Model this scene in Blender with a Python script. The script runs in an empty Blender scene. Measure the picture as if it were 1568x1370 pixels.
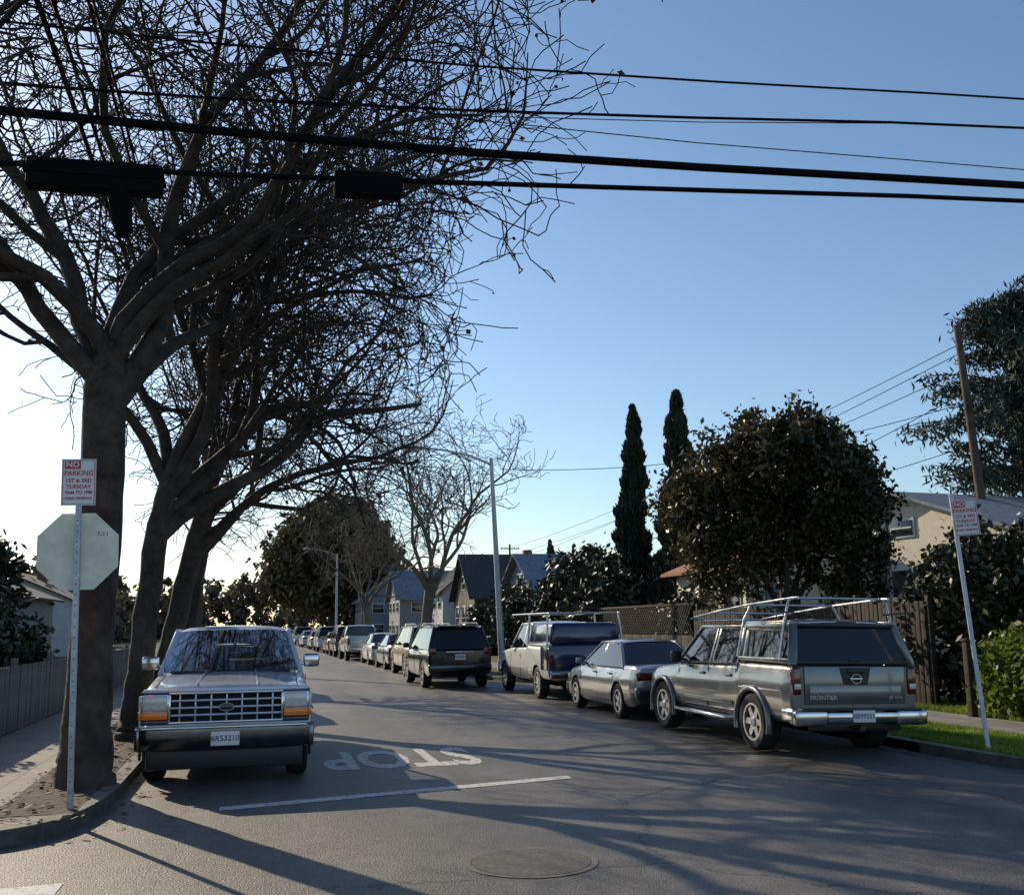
import bpy, bmesh, math, random
import numpy as np
from mathutils import Vector, Matrix
random.seed(5); RNG=np.random.default_rng(7)
S=bpy.context.scene
S.view_settings.view_transform='Standard'; S.view_settings.look='None'; S.view_settings.exposure=0
rad=math.radians
# ------------------------------------------------------------------ materials
def M(name,col,rough=.6,metal=0.,ns=0.,na=.25,bump=0.,bs=60.,coat=0.,trans=0.,detail=3,island=0.,spec=.5):
    m=bpy.data.materials.new(name); m.use_nodes=True; nt=m.node_tree; N=nt.nodes; L=nt.links
    b=N['Principled BSDF']; out=N['Material Output']
    b.inputs['Base Color'].default_value=(*col,1); b.inputs['Roughness'].default_value=rough
    b.inputs['Metallic'].default_value=metal; b.inputs['Coat Weight'].default_value=coat
    b.inputs['Specular IOR Level'].default_value=spec
    b.inputs['Coat Roughness'].default_value=.06
    tc=N.new('ShaderNodeTexCoord')
    src=None
    if ns:
        n=N.new('ShaderNodeTexNoise'); n.inputs['Scale'].default_value=ns; n.inputs['Detail'].default_value=detail
        n.inputs['Roughness'].default_value=.65
        L.new(tc.outputs['Object'],n.inputs['Vector'])
        r=N.new('ShaderNodeMapRange'); r.inputs[1].default_value=.3; r.inputs[2].default_value=.7
        r.inputs[3].default_value=1-na; r.inputs[4].default_value=1+na; L.new(n.outputs['Fac'],r.inputs[0])
        src=r.outputs[0]
    if island:
        g=N.new('ShaderNodeNewGeometry'); r2=N.new('ShaderNodeMapRange'); r2.inputs[3].default_value=1-island; r2.inputs[4].default_value=1+island
        L.new(g.outputs['Random Per Island'],r2.inputs[0])
        if src:
            mu=N.new('ShaderNodeMath'); mu.operation='MULTIPLY'; L.new(src,mu.inputs[0]); L.new(r2.outputs[0],mu.inputs[1]); src=mu.outputs[0]
        else: src=r2.outputs[0]
    if src:
        v=N.new('ShaderNodeVectorMath'); v.operation='SCALE'; v.inputs[0].default_value=col; L.new(src,v.inputs['Scale'])
        L.new(v.outputs[0],b.inputs['Base Color'])
    if bump:
        n2=N.new('ShaderNodeTexNoise'); n2.inputs['Scale'].default_value=bs; n2.inputs['Detail'].default_value=3
        L.new(tc.outputs['Object'],n2.inputs['Vector'])
        bp=N.new('ShaderNodeBump'); bp.inputs['Strength'].default_value=bump; bp.inputs['Distance'].default_value=.02
        L.new(n2.outputs['Fac'],bp.inputs['Height']); L.new(bp.outputs[0],b.inputs['Normal'])
    if trans:
        t=N.new('ShaderNodeBsdfTranslucent'); mx=N.new('ShaderNodeMixShader'); mx.inputs[0].default_value=trans
        if src:
            L.new(v.outputs[0],t.inputs['Color'])
        else: t.inputs['Color'].default_value=(*col,1)
        L.new(b.outputs[0],mx.inputs[1]); L.new(t.outputs[0],mx.inputs[2]); L.new(mx.outputs[0],out.inputs['Surface'])
    return m
def asphalt_mat():
    m=bpy.data.materials.new('asphalt'); m.use_nodes=True; nt=m.node_tree; N=nt.nodes; L=nt.links; b=N['Principled BSDF']
    tc=N.new('ShaderNodeTexCoord')
    def noise(s,d=5,r=.6,dist=0):
        n=N.new('ShaderNodeTexNoise'); n.inputs['Scale'].default_value=s; n.inputs['Detail'].default_value=d; n.inputs['Roughness'].default_value=r
        n.inputs['Distortion'].default_value=dist
        L.new(tc.outputs['Object'],n.inputs['Vector']); return n
    big=noise(.35,3); fine=noise(55,2,.8); mid=noise(4,4,.7)
    mp=N.new('ShaderNodeMapping'); mp.inputs['Scale'].default_value=(1.2,.12,1); L.new(tc.outputs['Object'],mp.inputs[0])
    st=N.new('ShaderNodeTexNoise'); st.inputs['Scale'].default_value=1; st.inputs['Detail'].default_value=3; L.new(mp.outputs[0],st.inputs['Vector'])
    def mr(x,a,bb,c,d):
        r=N.new('ShaderNodeMapRange'); r.inputs[1].default_value=a;r.inputs[2].default_value=bb;r.inputs[3].default_value=c;r.inputs[4].default_value=d; L.new(x,r.inputs[0]); return r.outputs[0]
    def mul(a,c):
        q=N.new('ShaderNodeMath'); q.operation='MULTIPLY'; L.new(a,q.inputs[0]); L.new(c,q.inputs[1]); return q.outputs[0]
    v=mul(mul(mr(big.outputs['Fac'],.35,.65,.78,1.22),mr(fine.outputs['Fac'],.3,.7,.35,1.7)),mul(mr(mid.outputs['Fac'],.3,.7,.78,1.22),mr(st.outputs['Fac'],.35,.65,.8,1.2)))
    vn=noise(1.3,4,.7); va=N.new('ShaderNodeVectorMath'); va.operation='MULTIPLY_ADD'; va.inputs[1].default_value=(.9,.9,0)
    L.new(vn.outputs['Color'],va.inputs[0]); L.new(tc.outputs['Object'],va.inputs[2])
    vo=N.new('ShaderNodeTexVoronoi'); vo.feature='DISTANCE_TO_EDGE'; vo.inputs['Scale'].default_value=.22; L.new(va.outputs[0],vo.inputs['Vector'])
    ck=mr(vo.outputs['Distance'],.0015,.005,.3,1.0)
    v=mul(v,ck)
    sc=N.new('ShaderNodeVectorMath'); sc.operation='SCALE'; sc.inputs[0].default_value=(.125,.112,.098); L.new(v,sc.inputs['Scale'])
    L.new(sc.outputs[0],b.inputs['Base Color']); b.inputs['Roughness'].default_value=.55; b.inputs['Specular IOR Level'].default_value=.5
    bp=N.new('ShaderNodeBump'); bp.inputs['Strength'].default_value=.9; bp.inputs['Distance'].default_value=.016; L.new(fine.outputs['Fac'],bp.inputs['Height'])
    L.new(bp.outputs[0],b.inputs['Normal'])
    return m
def paint_mat():
    m=bpy.data.materials.new('road_paint'); m.use_nodes=True; nt=m.node_tree; N=nt.nodes; L=nt.links; b=N['Principled BSDF']
    tc=N.new('ShaderNodeTexCoord'); n=N.new('ShaderNodeTexNoise'); n.inputs['Scale'].default_value=14; n.inputs['Detail'].default_value=8; n.inputs['Roughness'].default_value=.78
    L.new(tc.outputs['Object'],n.inputs['Vector'])
    r=N.new('ShaderNodeValToRGB'); r.color_ramp.elements[0].position=.36; r.color_ramp.elements[0].color=(.12,.11,.10,1)
    r.color_ramp.elements[1].position=.50; r.color_ramp.elements[1].color=(.62,.60,.57,1); L.new(n.outputs['Fac'],r.inputs[0]); L.new(r.outputs[0],b.inputs['Base Color'])
    b.inputs['Roughness'].default_value=.7; return m
def concrete_mat(name,col,joint=1.3):
    m=bpy.data.materials.new(name); m.use_nodes=True; nt=m.node_tree; N=nt.nodes; L=nt.links; b=N['Principled BSDF']
    tc=N.new('ShaderNodeTexCoord'); br=N.new('ShaderNodeTexBrick'); br.offset=0; br.inputs['Scale'].default_value=1
    br.inputs['Brick Width'].default_value=joint; br.inputs['Row Height'].default_value=joint; br.inputs['Mortar Size'].default_value=.012
    br.inputs['Color1'].default_value=(*col,1); br.inputs['Color2'].default_value=(*[c*.86 for c in col],1); br.inputs['Mortar'].default_value=(*[c*.3 for c in col],1)
    L.new(tc.outputs['Object'],br.inputs['Vector'])
    n=N.new('ShaderNodeTexNoise'); n.inputs['Scale'].default_value=3; n.inputs['Detail'].default_value=7; n.inputs['Roughness'].default_value=.75; L.new(tc.outputs['Object'],n.inputs['Vector'])
    r=N.new('ShaderNodeMapRange'); r.inputs[1].default_value=.3;r.inputs[2].default_value=.7;r.inputs[3].default_value=.65;r.inputs[4].default_value=1.25; L.new(n.outputs['Fac'],r.inputs[0])
    v=N.new('ShaderNodeVectorMath'); v.operation='SCALE'; L.new(br.outputs['Color'],v.inputs[0]); L.new(r.outputs[0],v.inputs['Scale']); L.new(v.outputs[0],b.inputs['Base Color'])
    b.inputs['Roughness'].default_value=.85; return m
def glass_mat(name,tint):
    m=bpy.data.materials.new(name); m.use_nodes=True; nt=m.node_tree; N=nt.nodes; L=nt.links
    N.remove(N['Principled BSDF']); o=N['Material Output']
    t=N.new('ShaderNodeBsdfTransparent'); t.inputs[0].default_value=(*tint,1)
    g=N.new('ShaderNodeBsdfGlossy'); g.inputs['Roughness'].default_value=.03
    f=N.new('ShaderNodeFresnel'); f.inputs[0].default_value=1.5
    mx=N.new('ShaderNodeMixShader'); L.new(f.outputs[0],mx.inputs[0]); L.new(t.outputs[0],mx.inputs[1]); L.new(g.outputs[0],mx.inputs[2]); L.new(mx.outputs[0],o.inputs[0]); return m
ASPH=asphalt_mat(); PAINT=paint_mat()
CONC=concrete_mat('sidewalk_concrete',(.27,.25,.22)); KERB=M('kerb_concrete',(.17,.155,.135),.85,ns=6,na=.35)
GUT=M('gutter_concrete',(.10,.095,.088),.85,ns=5,na=.35)
DIRT=M('dirt',(.075,.058,.04),.95,ns=9,na=.5,bump=.8,bs=30)
YARD=M('yard_ground',(.07,.075,.035),.95,ns=3,na=.5,bump=.6,bs=20)
GRASS=M('grass_blades',(.20,.28,.035),.7,ns=1.5,na=.45,island=.4,trans=.45)
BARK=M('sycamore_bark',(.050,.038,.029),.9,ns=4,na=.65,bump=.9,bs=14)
BARKF=M('hazed_bark',(.14,.115,.09),.9,ns=3,na=.4)  # distance haze put into the colour: lighter and tanner than the near bark
BARKD=M('dark_bark',(.06,.045,.035),.9)
BROWNLEAF=M('dry_leaves',(.10,.055,.03),.8,island=.4)
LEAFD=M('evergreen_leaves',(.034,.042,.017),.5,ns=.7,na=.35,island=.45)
LEAFT=M('round_tree_leaves',(.058,.050,.021),.42,ns=.6,na=.5,island=.55,trans=.28)
LEAFM=M('magnolia_leaves',(.11,.085,.035),.45,ns=.3,na=.4,island=.5,trans=.2)
LEAFG=M('shrub_leaves',(.16,.22,.035),.45,ns=1.2,na=.4,island=.4,trans=.5)
CYPR=M('cypress_foliage',(.028,.043,.022),.8,island=.45)
CEDAR=M('cedar_foliage',(.045,.066,.046),.8,ns=1,na=.4,island=.4)
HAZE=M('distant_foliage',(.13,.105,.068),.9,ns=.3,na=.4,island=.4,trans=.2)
BLACK=M('black_rubber',(.014,.014,.015),.8,ns=20,na=.3); BLKP=M('black_plastic',(.018,.018,.02),.45)
WELL=M('wheel_well',(.006,.006,.006),.9)
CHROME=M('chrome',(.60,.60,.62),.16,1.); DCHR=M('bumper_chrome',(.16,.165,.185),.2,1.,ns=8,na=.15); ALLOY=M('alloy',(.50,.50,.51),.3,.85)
GLASS=M('tinted_glass',(.005,.006,.007),.03,spec=.6); CLEAR=glass_mat('clear_glass',(.80,.84,.84))
LENS=M('headlamp_lens',(.62,.61,.54),.12,spec=.8,coat=.8,ns=30,na=.15); AMBER=M('amber_lens',(.98,.22,.010),.2,coat=.6); REDL=M('red_lens',(.13,.006,.005),.15,coat=.8)
WHITE=M('white_paint',(.75,.75,.73),.5,ns=8,na=.08); PLATE=M('licence_plate',(.74,.74,.72),.5); PLTXT=M('plate_text',(.02,.03,.12),.6)
GALV=M('galvanised_steel',(.48,.50,.52),.45,.4,ns=12,na=.2); SIGNB=M('sign_back_aluminium',(.80,.76,.60),.6,.0,ns=5,na=.14)
SIGNW=M('sign_white',(.78,.76,.74),.5,ns=7,na=.1); SIGNR=M('sign_red',(.60,.03,.04),.5)
WIRE=M('wire_rubber',(.006,.006,.007),.85,spec=.1); WOOD=M('pole_wood',(.10,.07,.05),.9,ns=4,na=.4)
FENCEW=M('fence_wood',(.038,.027,.021),.9,ns=3,na=.45); FENCEG=M('grey_fence_wood',(.20,.18,.165),.9,ns=3,na=.35); FENCEL=M('light_wood_panel',(.50,.38,.28),.85,ns=3,na=.2)
SEAT=M('seat_cloth',(.05,.05,.06),.9)
def carpaint(n,c,metal=.5,rough=.32): return M(n,c,rough,metal,ns=900,na=.06,coat=.85,detail=1)
# ------------------------------------------------------------------ mesh helpers
def link(o,parent=None):
    S.collection.objects.link(o)
    if parent is not None: o.parent=parent
    return o
def empty(name,loc=(0,0,0),rz=0,rx=0,ry=0):
    o=bpy.data.objects.new(name,None); o.location=loc; o.rotation_euler=(rx,ry,rz); o.empty_display_size=.3; S.collection.objects.link(o); return o
def mk(name,V,F,mats,parent=None,midx=None,smooth=False,loc=(0,0,0),rot=(0,0,0),ang=35):
    me=bpy.data.meshes.new(name); me.from_pydata([tuple(v) for v in V],[],[tuple(f) for f in F])
    if not isinstance(mats,(list,tuple)): mats=[mats]
    for m in mats: me.materials.append(m)
    if midx is not None: me.polygons.foreach_set('material_index',midx)
    if smooth: me.shade_smooth(); me.set_sharp_from_angle(angle=rad(ang))
    me.update(); o=bpy.data.objects.new(name,me); o.location=loc; o.rotation_euler=rot; return link(o,parent)
def fast(name,V,F,mats,smooth=False,midx=None):
    V=np.asarray(V,np.float32); F=np.asarray(F,np.int32); k=F.shape[1]
    me=bpy.data.meshes.new(name); me.vertices.add(len(V)); me.vertices.foreach_set('co',V.ravel())
    me.loops.add(F.size); me.loops.foreach_set('vertex_index',F.ravel()); me.polygons.add(len(F))
    me.polygons.foreach_set('loop_start',np.arange(0,F.size,k,dtype=np.int32)); me.polygons.foreach_set('loop_total',np.full(len(F),k,np.int32))
    for m in (mats if isinstance(mats,list) else [mats]): me.materials.append(m)
    if midx is not None: me.polygons.foreach_set('material_index',np.asarray(midx,np.int32))
    me.update(calc_edges=True)
    if smooth: me.shade_smooth()
    return me
def obj(name,me,parent=None,loc=(0,0,0),rot=(0,0,0),sc=(1,1,1)):
    o=bpy.data.objects.new(name,me); o.location=loc; o.rotation_euler=rot; o.scale=sc; return link(o,parent)
def box(parent,name,c,s,mat,bev=.01,rot=(0,0,0),seg=2,taper=None):
    bm=bmesh.new(); bmesh.ops.create_cube(bm,size=1)
    for v in bm.verts:
        v.co=Vector((v.co.x*s[0],v.co.y*s[1],v.co.z*s[2]))
        if taper and v.co.z>0: v.co.x*=taper[0]; v.co.y*=taper[1]
    if bev>0: bmesh.ops.bevel(bm,geom=bm.edges[:],offset=min(bev,min(s)*.45),segments=seg,affect='EDGES',profile=.5)
    me=bpy.data.meshes.new(name); bm.to_mesh(me); bm.free(); me.materials.append(mat)
    if bev>0: me.shade_smooth(); me.set_sharp_from_angle(angle=rad(40))
    return obj(name,me,parent,c,rot)
def ring_tube(P,R,k):
    P=np.asarray(P,float); R=np.asarray(R,float); Nn,n,_=P.shape
    T=np.gradient(P,axis=1); T/=np.linalg.norm(T,axis=2,keepdims=True)+1e-9
    ref=np.zeros((Nn,1,3)); mean=np.abs(T.mean(1)); ax=mean.argmin(1); ref[np.arange(Nn),0,ax]=1
    U=np.cross(T,ref); U/=np.linalg.norm(U,axis=2,keepdims=True)+1e-9; W=np.cross(T,U)
    a=np.arange(k)*2*math.pi/k
    V=P[:,:,None,:]+R[:,:,None,None]*(np.cos(a)[None,None,:,None]*U[:,:,None,:]+np.sin(a)[None,None,:,None]*W[:,:,None,:])
    i=np.arange(Nn*n*k).reshape(Nn,n,k)
    A=i[:,:-1,:]; B=np.roll(i,-1,2)[:,:-1,:]; C=np.roll(i,-1,2)[:,1:,:]; Dd=i[:,1:,:]
    return V.reshape(-1,3),np.stack([A,B,C,Dd],-1).reshape(-1,4)
def tube(parent,name,pts,r,mat,k=8,rs=None):
    P=np.array([pts],float); R=np.full((1,len(pts)),r) if rs is None else np.array([rs],float)
    V,F=ring_tube(P,R,k); n=len(pts)
    me=bpy.data.meshes.new(name); me.from_pydata(V.tolist(),[],F.tolist()+[list(range(k))[::-1],list(range((n-1)*k,n*k))]); me.materials.append(mat)
    me.shade_smooth(); me.set_sharp_from_angle(angle=rad(50)); return obj(name,me,parent)
def text(parent,name,body,size,loc,rot,mat,sx=1,sy=1,ext=0.0,align='CENTER',bold=0):
    c=bpy.data.curves.new(name,'FONT'); c.body=body; c.size=size; c.align_x=align; c.align_y='CENTER'; c.extrude=ext; c.offset=bold; c.resolution_u=3
    o=bpy.data.objects.new(name,c); S.collection.objects.link(o); dg=bpy.context.evaluated_depsgraph_get()
    me=bpy.data.meshes.new_from_object(o.evaluated_get(dg)); bpy.data.objects.remove(o); me.materials.clear(); me.materials.append(mat)
    return obj(name,me,parent,loc,rot,(sx,sy,1))
# ------------------------------------------------------------------ ground
def slab(name,poly,z0,z1,mat):
    n=len(poly); V=[(x,y,z1) for x,y in poly]+[(x,y,z0) for x,y in poly]
    F=[list(range(n))]+[[i,i+n,(i+1)%n+n,(i+1)%n] for i in range(n)]
    return mk(name,V,F,mat)
def offs(pl,d):
    out=[]
    for i,(x,y) in enumerate(pl):
        a=Vector(pl[max(i-1,0)]); b=Vector(pl[min(i+1,len(pl)-1)]); t=(b-a).normalized(); out.append((x-t.y*d,y+t.x*d))
    return out
def strip(name,pl,d0,d1,z0,z1,mat):
    a=offs(pl,d0); b=offs(pl,d1); n=len(pl)
    V=[(*p,z1) for p in a]+[(*p,z1) for p in b]+[(*p,z0) for p in a]+[(*p,z0) for p in b]
    F=[]
    for i in range(n-1): F+=[[i,i+1,n+i+1,n+i],[i,2*n+i,2*n+i+1,i+1],[n+i+1,3*n+i+1,3*n+i,n+i]]
    return mk(name,V,F,mat)
def smooth_pl(pl,it=3):
    for _ in range(it):
        o=[pl[0]]
        for a,b in zip(pl[:-1],pl[1:]): o+=[(a[0]*.75+b[0]*.25,a[1]*.75+b[1]*.25),(a[0]*.25+b[0]*.75,a[1]*.25+b[1]*.75)]
        o.append(pl[-1]); pl=o
    return pl
mk('ground',[(-1500,-1500,-.03),(1500,-1500,-.03),(1500,1500,-.03),(-1500,1500,-.03)],[(0,1,2,3)],YARD)
mk('road',[(-300,-14,0),(300,-14,0),(300,450,0),(-300,450,0)],[(0,1,2,3)],ASPH)
LC=smooth_pl([(-300,9.2),(-10,9.2),(-2.9,9.25),(-1.75,9.6),(-1.42,10.8),(-1.4,13),(-1.45,30),(-2.2,60),(-3.4,100),(-8,200),(-24,440)])
RC=smooth_pl([(300,9.4),(30,9.4),(10,9.4),(8.9,9.7),(8.5,11),(8.5,14),(8.5,27.5),(8.4,29),(7.1,31.5),(6.9,36),(6.5,55),(5.5,100),(1.5,200),(-14,440)])
slab('yard_left',[(x,y) for x,y in LC]+[(-300,440)],-.06,.125,YARD)
slab('yard_right',[(x,y) for x,y in RC]+[(300,440)],-.06,.125,YARD)
slab('yard_behind',[(-300,-14),(300,-14),(300,-200),(-300,-200)],-.06,.125,YARD)
strip('kerb_left',LC,.0,.16,-.05,.135,KERB); strip('kerb_right',RC,-.16,.0,-.05,.135,KERB)
strip('gutter_right',RC,-.002,.30,-.05,.004,GUT)
strip('sidewalk_left',LC,.162,2.45,.05,.131,CONC)
cr=[p for p in RC if p[1]>10.0]
strip('sidewalk_right',cr,-3.1,-1.75,.05,.131,CONC)
slab('dirt_strip',[(-1.58,10.2),(-1.6,30),(-2.6,30),(-2.3,10.2)],.1,.136,DIRT)
mk('stop_bar',[(-.35,10.72,.004),(3.5,11.62,.004),(3.5,11.84,.004),(-.35,10.94,.004)],[(0,1,2,3)],PAINT)
text(None,'stop_marking','STOP',1.0,(1.85,14.2,.004),(0,0,rad(180)),PAINT,.84,2.5,bold=.03)
mk('crosswalk_mark',[(-2.4,7.6,.004),(-1.3,7.75,.004),(-1.3,8.1,.004),(-2.4,7.95,.004)],[(0,1,2,3)],PAINT)
mh=empty('manhole_cover',(2.0,7.75,0))
a=[i*math.pi/24 for i in range(48)]
V=[(.5*math.cos(t),.5*math.sin(t),.005) for t in a]+[(.45*math.cos(t),.45*math.sin(t),.005) for t in a]
mk('rim',V,[(i,(i+1)%48,48+(i+1)%48,48+i) for i in range(48)],M('manhole_rim',(.14,.13,.115),.8,ns=9,na=.4),mh)
mk('lid',[(.445*math.cos(t),.445*math.sin(t),.006) for t in a],[list(range(48))],M('iron_lid',(.10,.092,.082),.75,.1,ns=30,na=.5),mh)
def blades(name,x0,x1,y0,y1,n,h,mat,zb=.125):
    x=RNG.uniform(x0,x1,n); y=RNG.uniform(y0,y1,n); a=RNG.uniform(0,6.28,n); hh=h*RNG.uniform(.5,1.2,n); w=.010
    B=np.stack([x,y,np.full(n,zb)],1); d=np.stack([np.cos(a)*w,np.sin(a)*w,np.zeros(n)],1); tip=B+np.stack([RNG.normal(0,.02,n),RNG.normal(0,.02,n),hh],1)
    V=np.stack([B-d,B+d,tip],1).reshape(-1,3); return obj(name,fast(name,V,np.arange(3*n).reshape(-1,3),mat))
blades('grass_verge',8.68,10.2,10,18,42000,.06,GRASS)
blades('grass_lawn',11.6,14.5,10.5,18,34000,.08,GRASS)
def litter(name,x0,x1,y0,y1,n,z):
    p=np.stack([RNG.uniform(x0,x1,n),RNG.uniform(y0,y1,n),np.full(n,z)],1); a=RNG.uniform(0,6.28,n); s=RNG.uniform(.015,.05,n)[:,None]
    u=np.stack([np.cos(a),np.sin(a),RNG.uniform(-.2,.4,n)],1); w=np.stack([-np.sin(a),np.cos(a),RNG.uniform(-.2,.4,n)],1); p[:,2]+=.012
    V=np.stack([p-u*s,p+w*s*.6,p+u*s,p-w*s*.6],1).reshape(-1,3); return obj(name,fast(name,V,np.arange(4*n).reshape(-1,4),BROWNLEAF))
litter('fallen_leaves',-2.4,-1.45,9.8,20,700,.136); litter('fallen_leaves',-1.4,-1.1,10,30,180,.0); litter('fallen_leaves',8.1,8.5,11,28,250,.006); litter('fallen_leaves',8.7,10.2,10.5,22,260,.16)
# ------------------------------------------------------------------ bare trees
def nrm(v): return v/(np.linalg.norm(v,axis=-1,keepdims=True)+1e-9)
def children(P,R,m,t0,L,n,ang,gn,trop,rf,rmin,rng,crown=None,Lvar=.35):
    Nn,k,_=P.shape; N2=Nn*m
    t=(t0+(1-t0)*((np.arange(m)[None,:]+rng.uniform(0,1,(Nn,m)))/m)).ravel(); t=np.clip(t,0,.999)
    pi=np.repeat(np.arange(Nn),m); f=t*(k-1); i=f.astype(int); fr=(f-i)[:,None]
    p0=P[pi,i]*(1-fr)+P[pi,i+1]*fr; T=nrm(P[pi,i+1]-P[pi,i]); r0=R[pi,i]*(1-fr[:,0])+R[pi,i+1]*fr[:,0]
    q=nrm(np.cross(T,rng.normal(0,1,(N2,3)))); a=np.radians(rng.uniform(ang[0],ang[1],N2))[:,None]
    d=nrm(T*np.cos(a)+q*np.sin(a)+np.array([0,0,trop]))
    ln=L*(1-.45*t)*rng.uniform(1-Lvar,1+Lvar,N2)/(n-1)
    C=np.zeros((N2,n,3)); C[:,0]=p0
    bend=rng.normal(0,gn*.5,(N2,3))
    for s in range(1,n):
        C[:,s]=C[:,s-1]+d*ln[:,None]
        d=nrm(d+rng.normal(0,gn,(N2,3))+bend+np.array([0,0,trop*.5]))
        if s%3==0: bend=rng.normal(0,gn*.5,(N2,3))
    rs=np.clip(r0*rf,rmin,None); tt=np.linspace(0,1,n)
    RR=np.clip(rs[:,None]*(1-.62*tt)[None,:],rmin,None)
    if crown is not None:
        c,rr=crown; e=C[:,-1]; dd=(((e-np.array(c))/np.array(rr))**2).sum(1); keep=dd<rng.uniform(.80,1.22,N2)
        C=C[keep];RR=RR[keep]
    return C,RR
def bare_tree_mesh(name,seed,trunk,limbs,mat,cnt=(10,8,7,4),rmin=.0045,Ls=(4.2,2.3,1.2,.6),balls=True,crown=None):
    rng=np.random.default_rng(seed); parts=[]
    tp=np.array(trunk)[:,:3]; tr=np.array(trunk)[:,3]
    tt=np.linspace(0,len(tp)-1,26); P0=np.stack([np.interp(tt,range(len(tp)),tp[:,j]) for j in range(3)],1); R0=np.interp(tt,range(len(tp)),tr)
    P0[1:-1]+=rng.normal(0,.008,(24,3)); R0[2:-1]*=rng.uniform(.96,1.05,23)
    parts.append(ring_tube(P0[None],R0[None],14))
    LP=[];LR=[]
    n=18; cc=np.array(crown[0]); cR=np.array(crown[1])
    for (h,az,el,ln,r,cv) in limbs:
        a=rad(az); e=rad(el); d=np.array([math.cos(a)*math.cos(e),math.sin(a)*math.cos(e),math.sin(e)])
        i=np.interp(h,P0[:,2],np.arange(len(P0))); p=np.array([np.interp(h,P0[:,2],P0[:,j]) for j in range(3)])
        pts=[p-d*.05]; b=rng.normal(0,.09,3)
        for s in range(n-1):
            pts.append(pts[-1]+d*ln/(n-1)); d=nrm(d+rng.normal(0,.12,3)+b+np.array([0,0,cv]))
            q=pts[-1]-cc; ev=((q/cR)**2).sum()
            if ev>.66 and q[2]>-cR[2]*.55: d=nrm(d-.34*nrm(q)*(ev-.4)+rng.normal(0,.10,3))
            if d[2]<.15 and s>2: d=nrm(d+np.array([0,0,.25]))
            if s%3==2: b=rng.normal(0,.11,3)
        LP.append(pts); LR.append(r*(1-.92*np.linspace(0,1,n)**.85))
    P1=np.array(LP); R1=np.array(LR); parts.append(ring_tube(P1,R1,8))
    P2,R2=children(P1,R1,cnt[0],.14,Ls[0],10,(28,65),.16,.07,.66,.012,rng,crown); parts.append(ring_tube(P2,R2,5))
    P3,R3=children(P2,R2,cnt[1],.12,Ls[1],8,(28,70),.23,.04,.62,.009,rng,crown); parts.append(ring_tube(P3,R3,3))
    big=(crown[0],tuple(v*1.12 for v in crown[1]))
    P3b,R3b=children(P1,R1,7,.3,1.8,8,(40,80),.22,.05,.3,.008,rng,big); parts.append(ring_tube(P3b,R3b,3))
    P3c=np.concatenate([P3,P3b]); R3c=np.concatenate([R3,R3b])
    P4,R4=children(P3c,R3c,cnt[2],.12,Ls[2],6,(30,75),.30,.04,.62,rmin*1.25,rng,big); parts.append(ring_tube(P4,R4,3)); tips=P4[:,-1]
    if cnt[3]:
        P5,R5=children(P4,R4,cnt[3],.25,Ls[3],4,(30,70),.3,.03,.6,rmin,rng,big); parts.append(ring_tube(P5,R5,3)); tips=P5[:,-1]
    Vs=[];Fs=[];Mi=[];o=0
    for V,F in parts: Vs.append(V);Fs.append(F+o);Mi.append(np.zeros(len(F),int));o+=len(V)
    if balls:
        sel=tips[rng.choice(len(tips),min(900,len(tips)//5),replace=False)]; s=rng.uniform(.02,.055,len(sel))
        q=nrm(rng.normal(0,1,(len(sel),3))); w=nrm(np.cross(q,rng.normal(0,1,(len(sel),3))))
        x=np.cross(q,w)
        sv=s[:,None]
        V=np.stack([sel-q*sv,sel+w*sv,sel+q*sv,sel-w*sv, sel-x*sv,sel+w*sv,sel+x*sv,sel-w*sv],1).reshape(-1,3)
        V[:,2]-=.03
        Fb=np.arange(len(V)).reshape(-1,4)+o; Vs.append(V);Fs.append(Fb);Mi.append(np.ones(len(Fb),int))
    return fast(name,np.concatenate(Vs),np.concatenate(Fs),[mat,BROWNLEAF],True,np.concatenate(Mi))
t1=bare_tree_mesh('tree_a',14,[(0,0,0,.33),(0,.0,.22,.28),(0,0,.6,.25),(.0,0,1.6,.228),(.02,0,2.6,.222),(.0,.03,3.6,.232),(.0,.05,4.4,.24),(.02,.1,4.85,.15)],
  [(4.3,190,50,7,.12,.03),(4.4,150,64,8,.13,.05),(4.5,100,68,8.5,.12,.03),(4.2,15,50,8.0,.14,.02),(4.0,50,48,7.5,.12,.02),(4.5,-30,60,7.5,.11,.04),(4.7,0,74,8.5,.12,.02),(4.6,230,60,7,.11,.04)],BARK,cnt=(8,6,5,1),rmin=.007,Ls=(4.0,2.2,1.35,.7),crown=((0,0,9.4),(5.9,6.6,6.0)))
t2=bare_tree_mesh('tree_b',26,[(0,0,0,.29),(0,0,.25,.23),(.03,0,.8,.195),(.08,0,1.8,.18),(.18,0,3.0,.175),(.35,0,4.0,.14)],
  [(3.0,10,46,9.0,.14,.02),(3.2,50,50,8.8,.12,.02),(3.6,-25,50,8.6,.12,.02),(3.8,180,64,7,.10,.04),(3.9,110,70,8,.11,.03),(4.0,0,70,9.5,.13,.02),(3.3,25,40,8.8,.12,.03),(3.8,-10,56,9.0,.12,.02)],BARK,cnt=(8,7,5,1),rmin=.0075,Ls=(4.0,2.3,1.35,.7),crown=((1.6,0,8.8),(6.7,6.8,6.3)))
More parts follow.
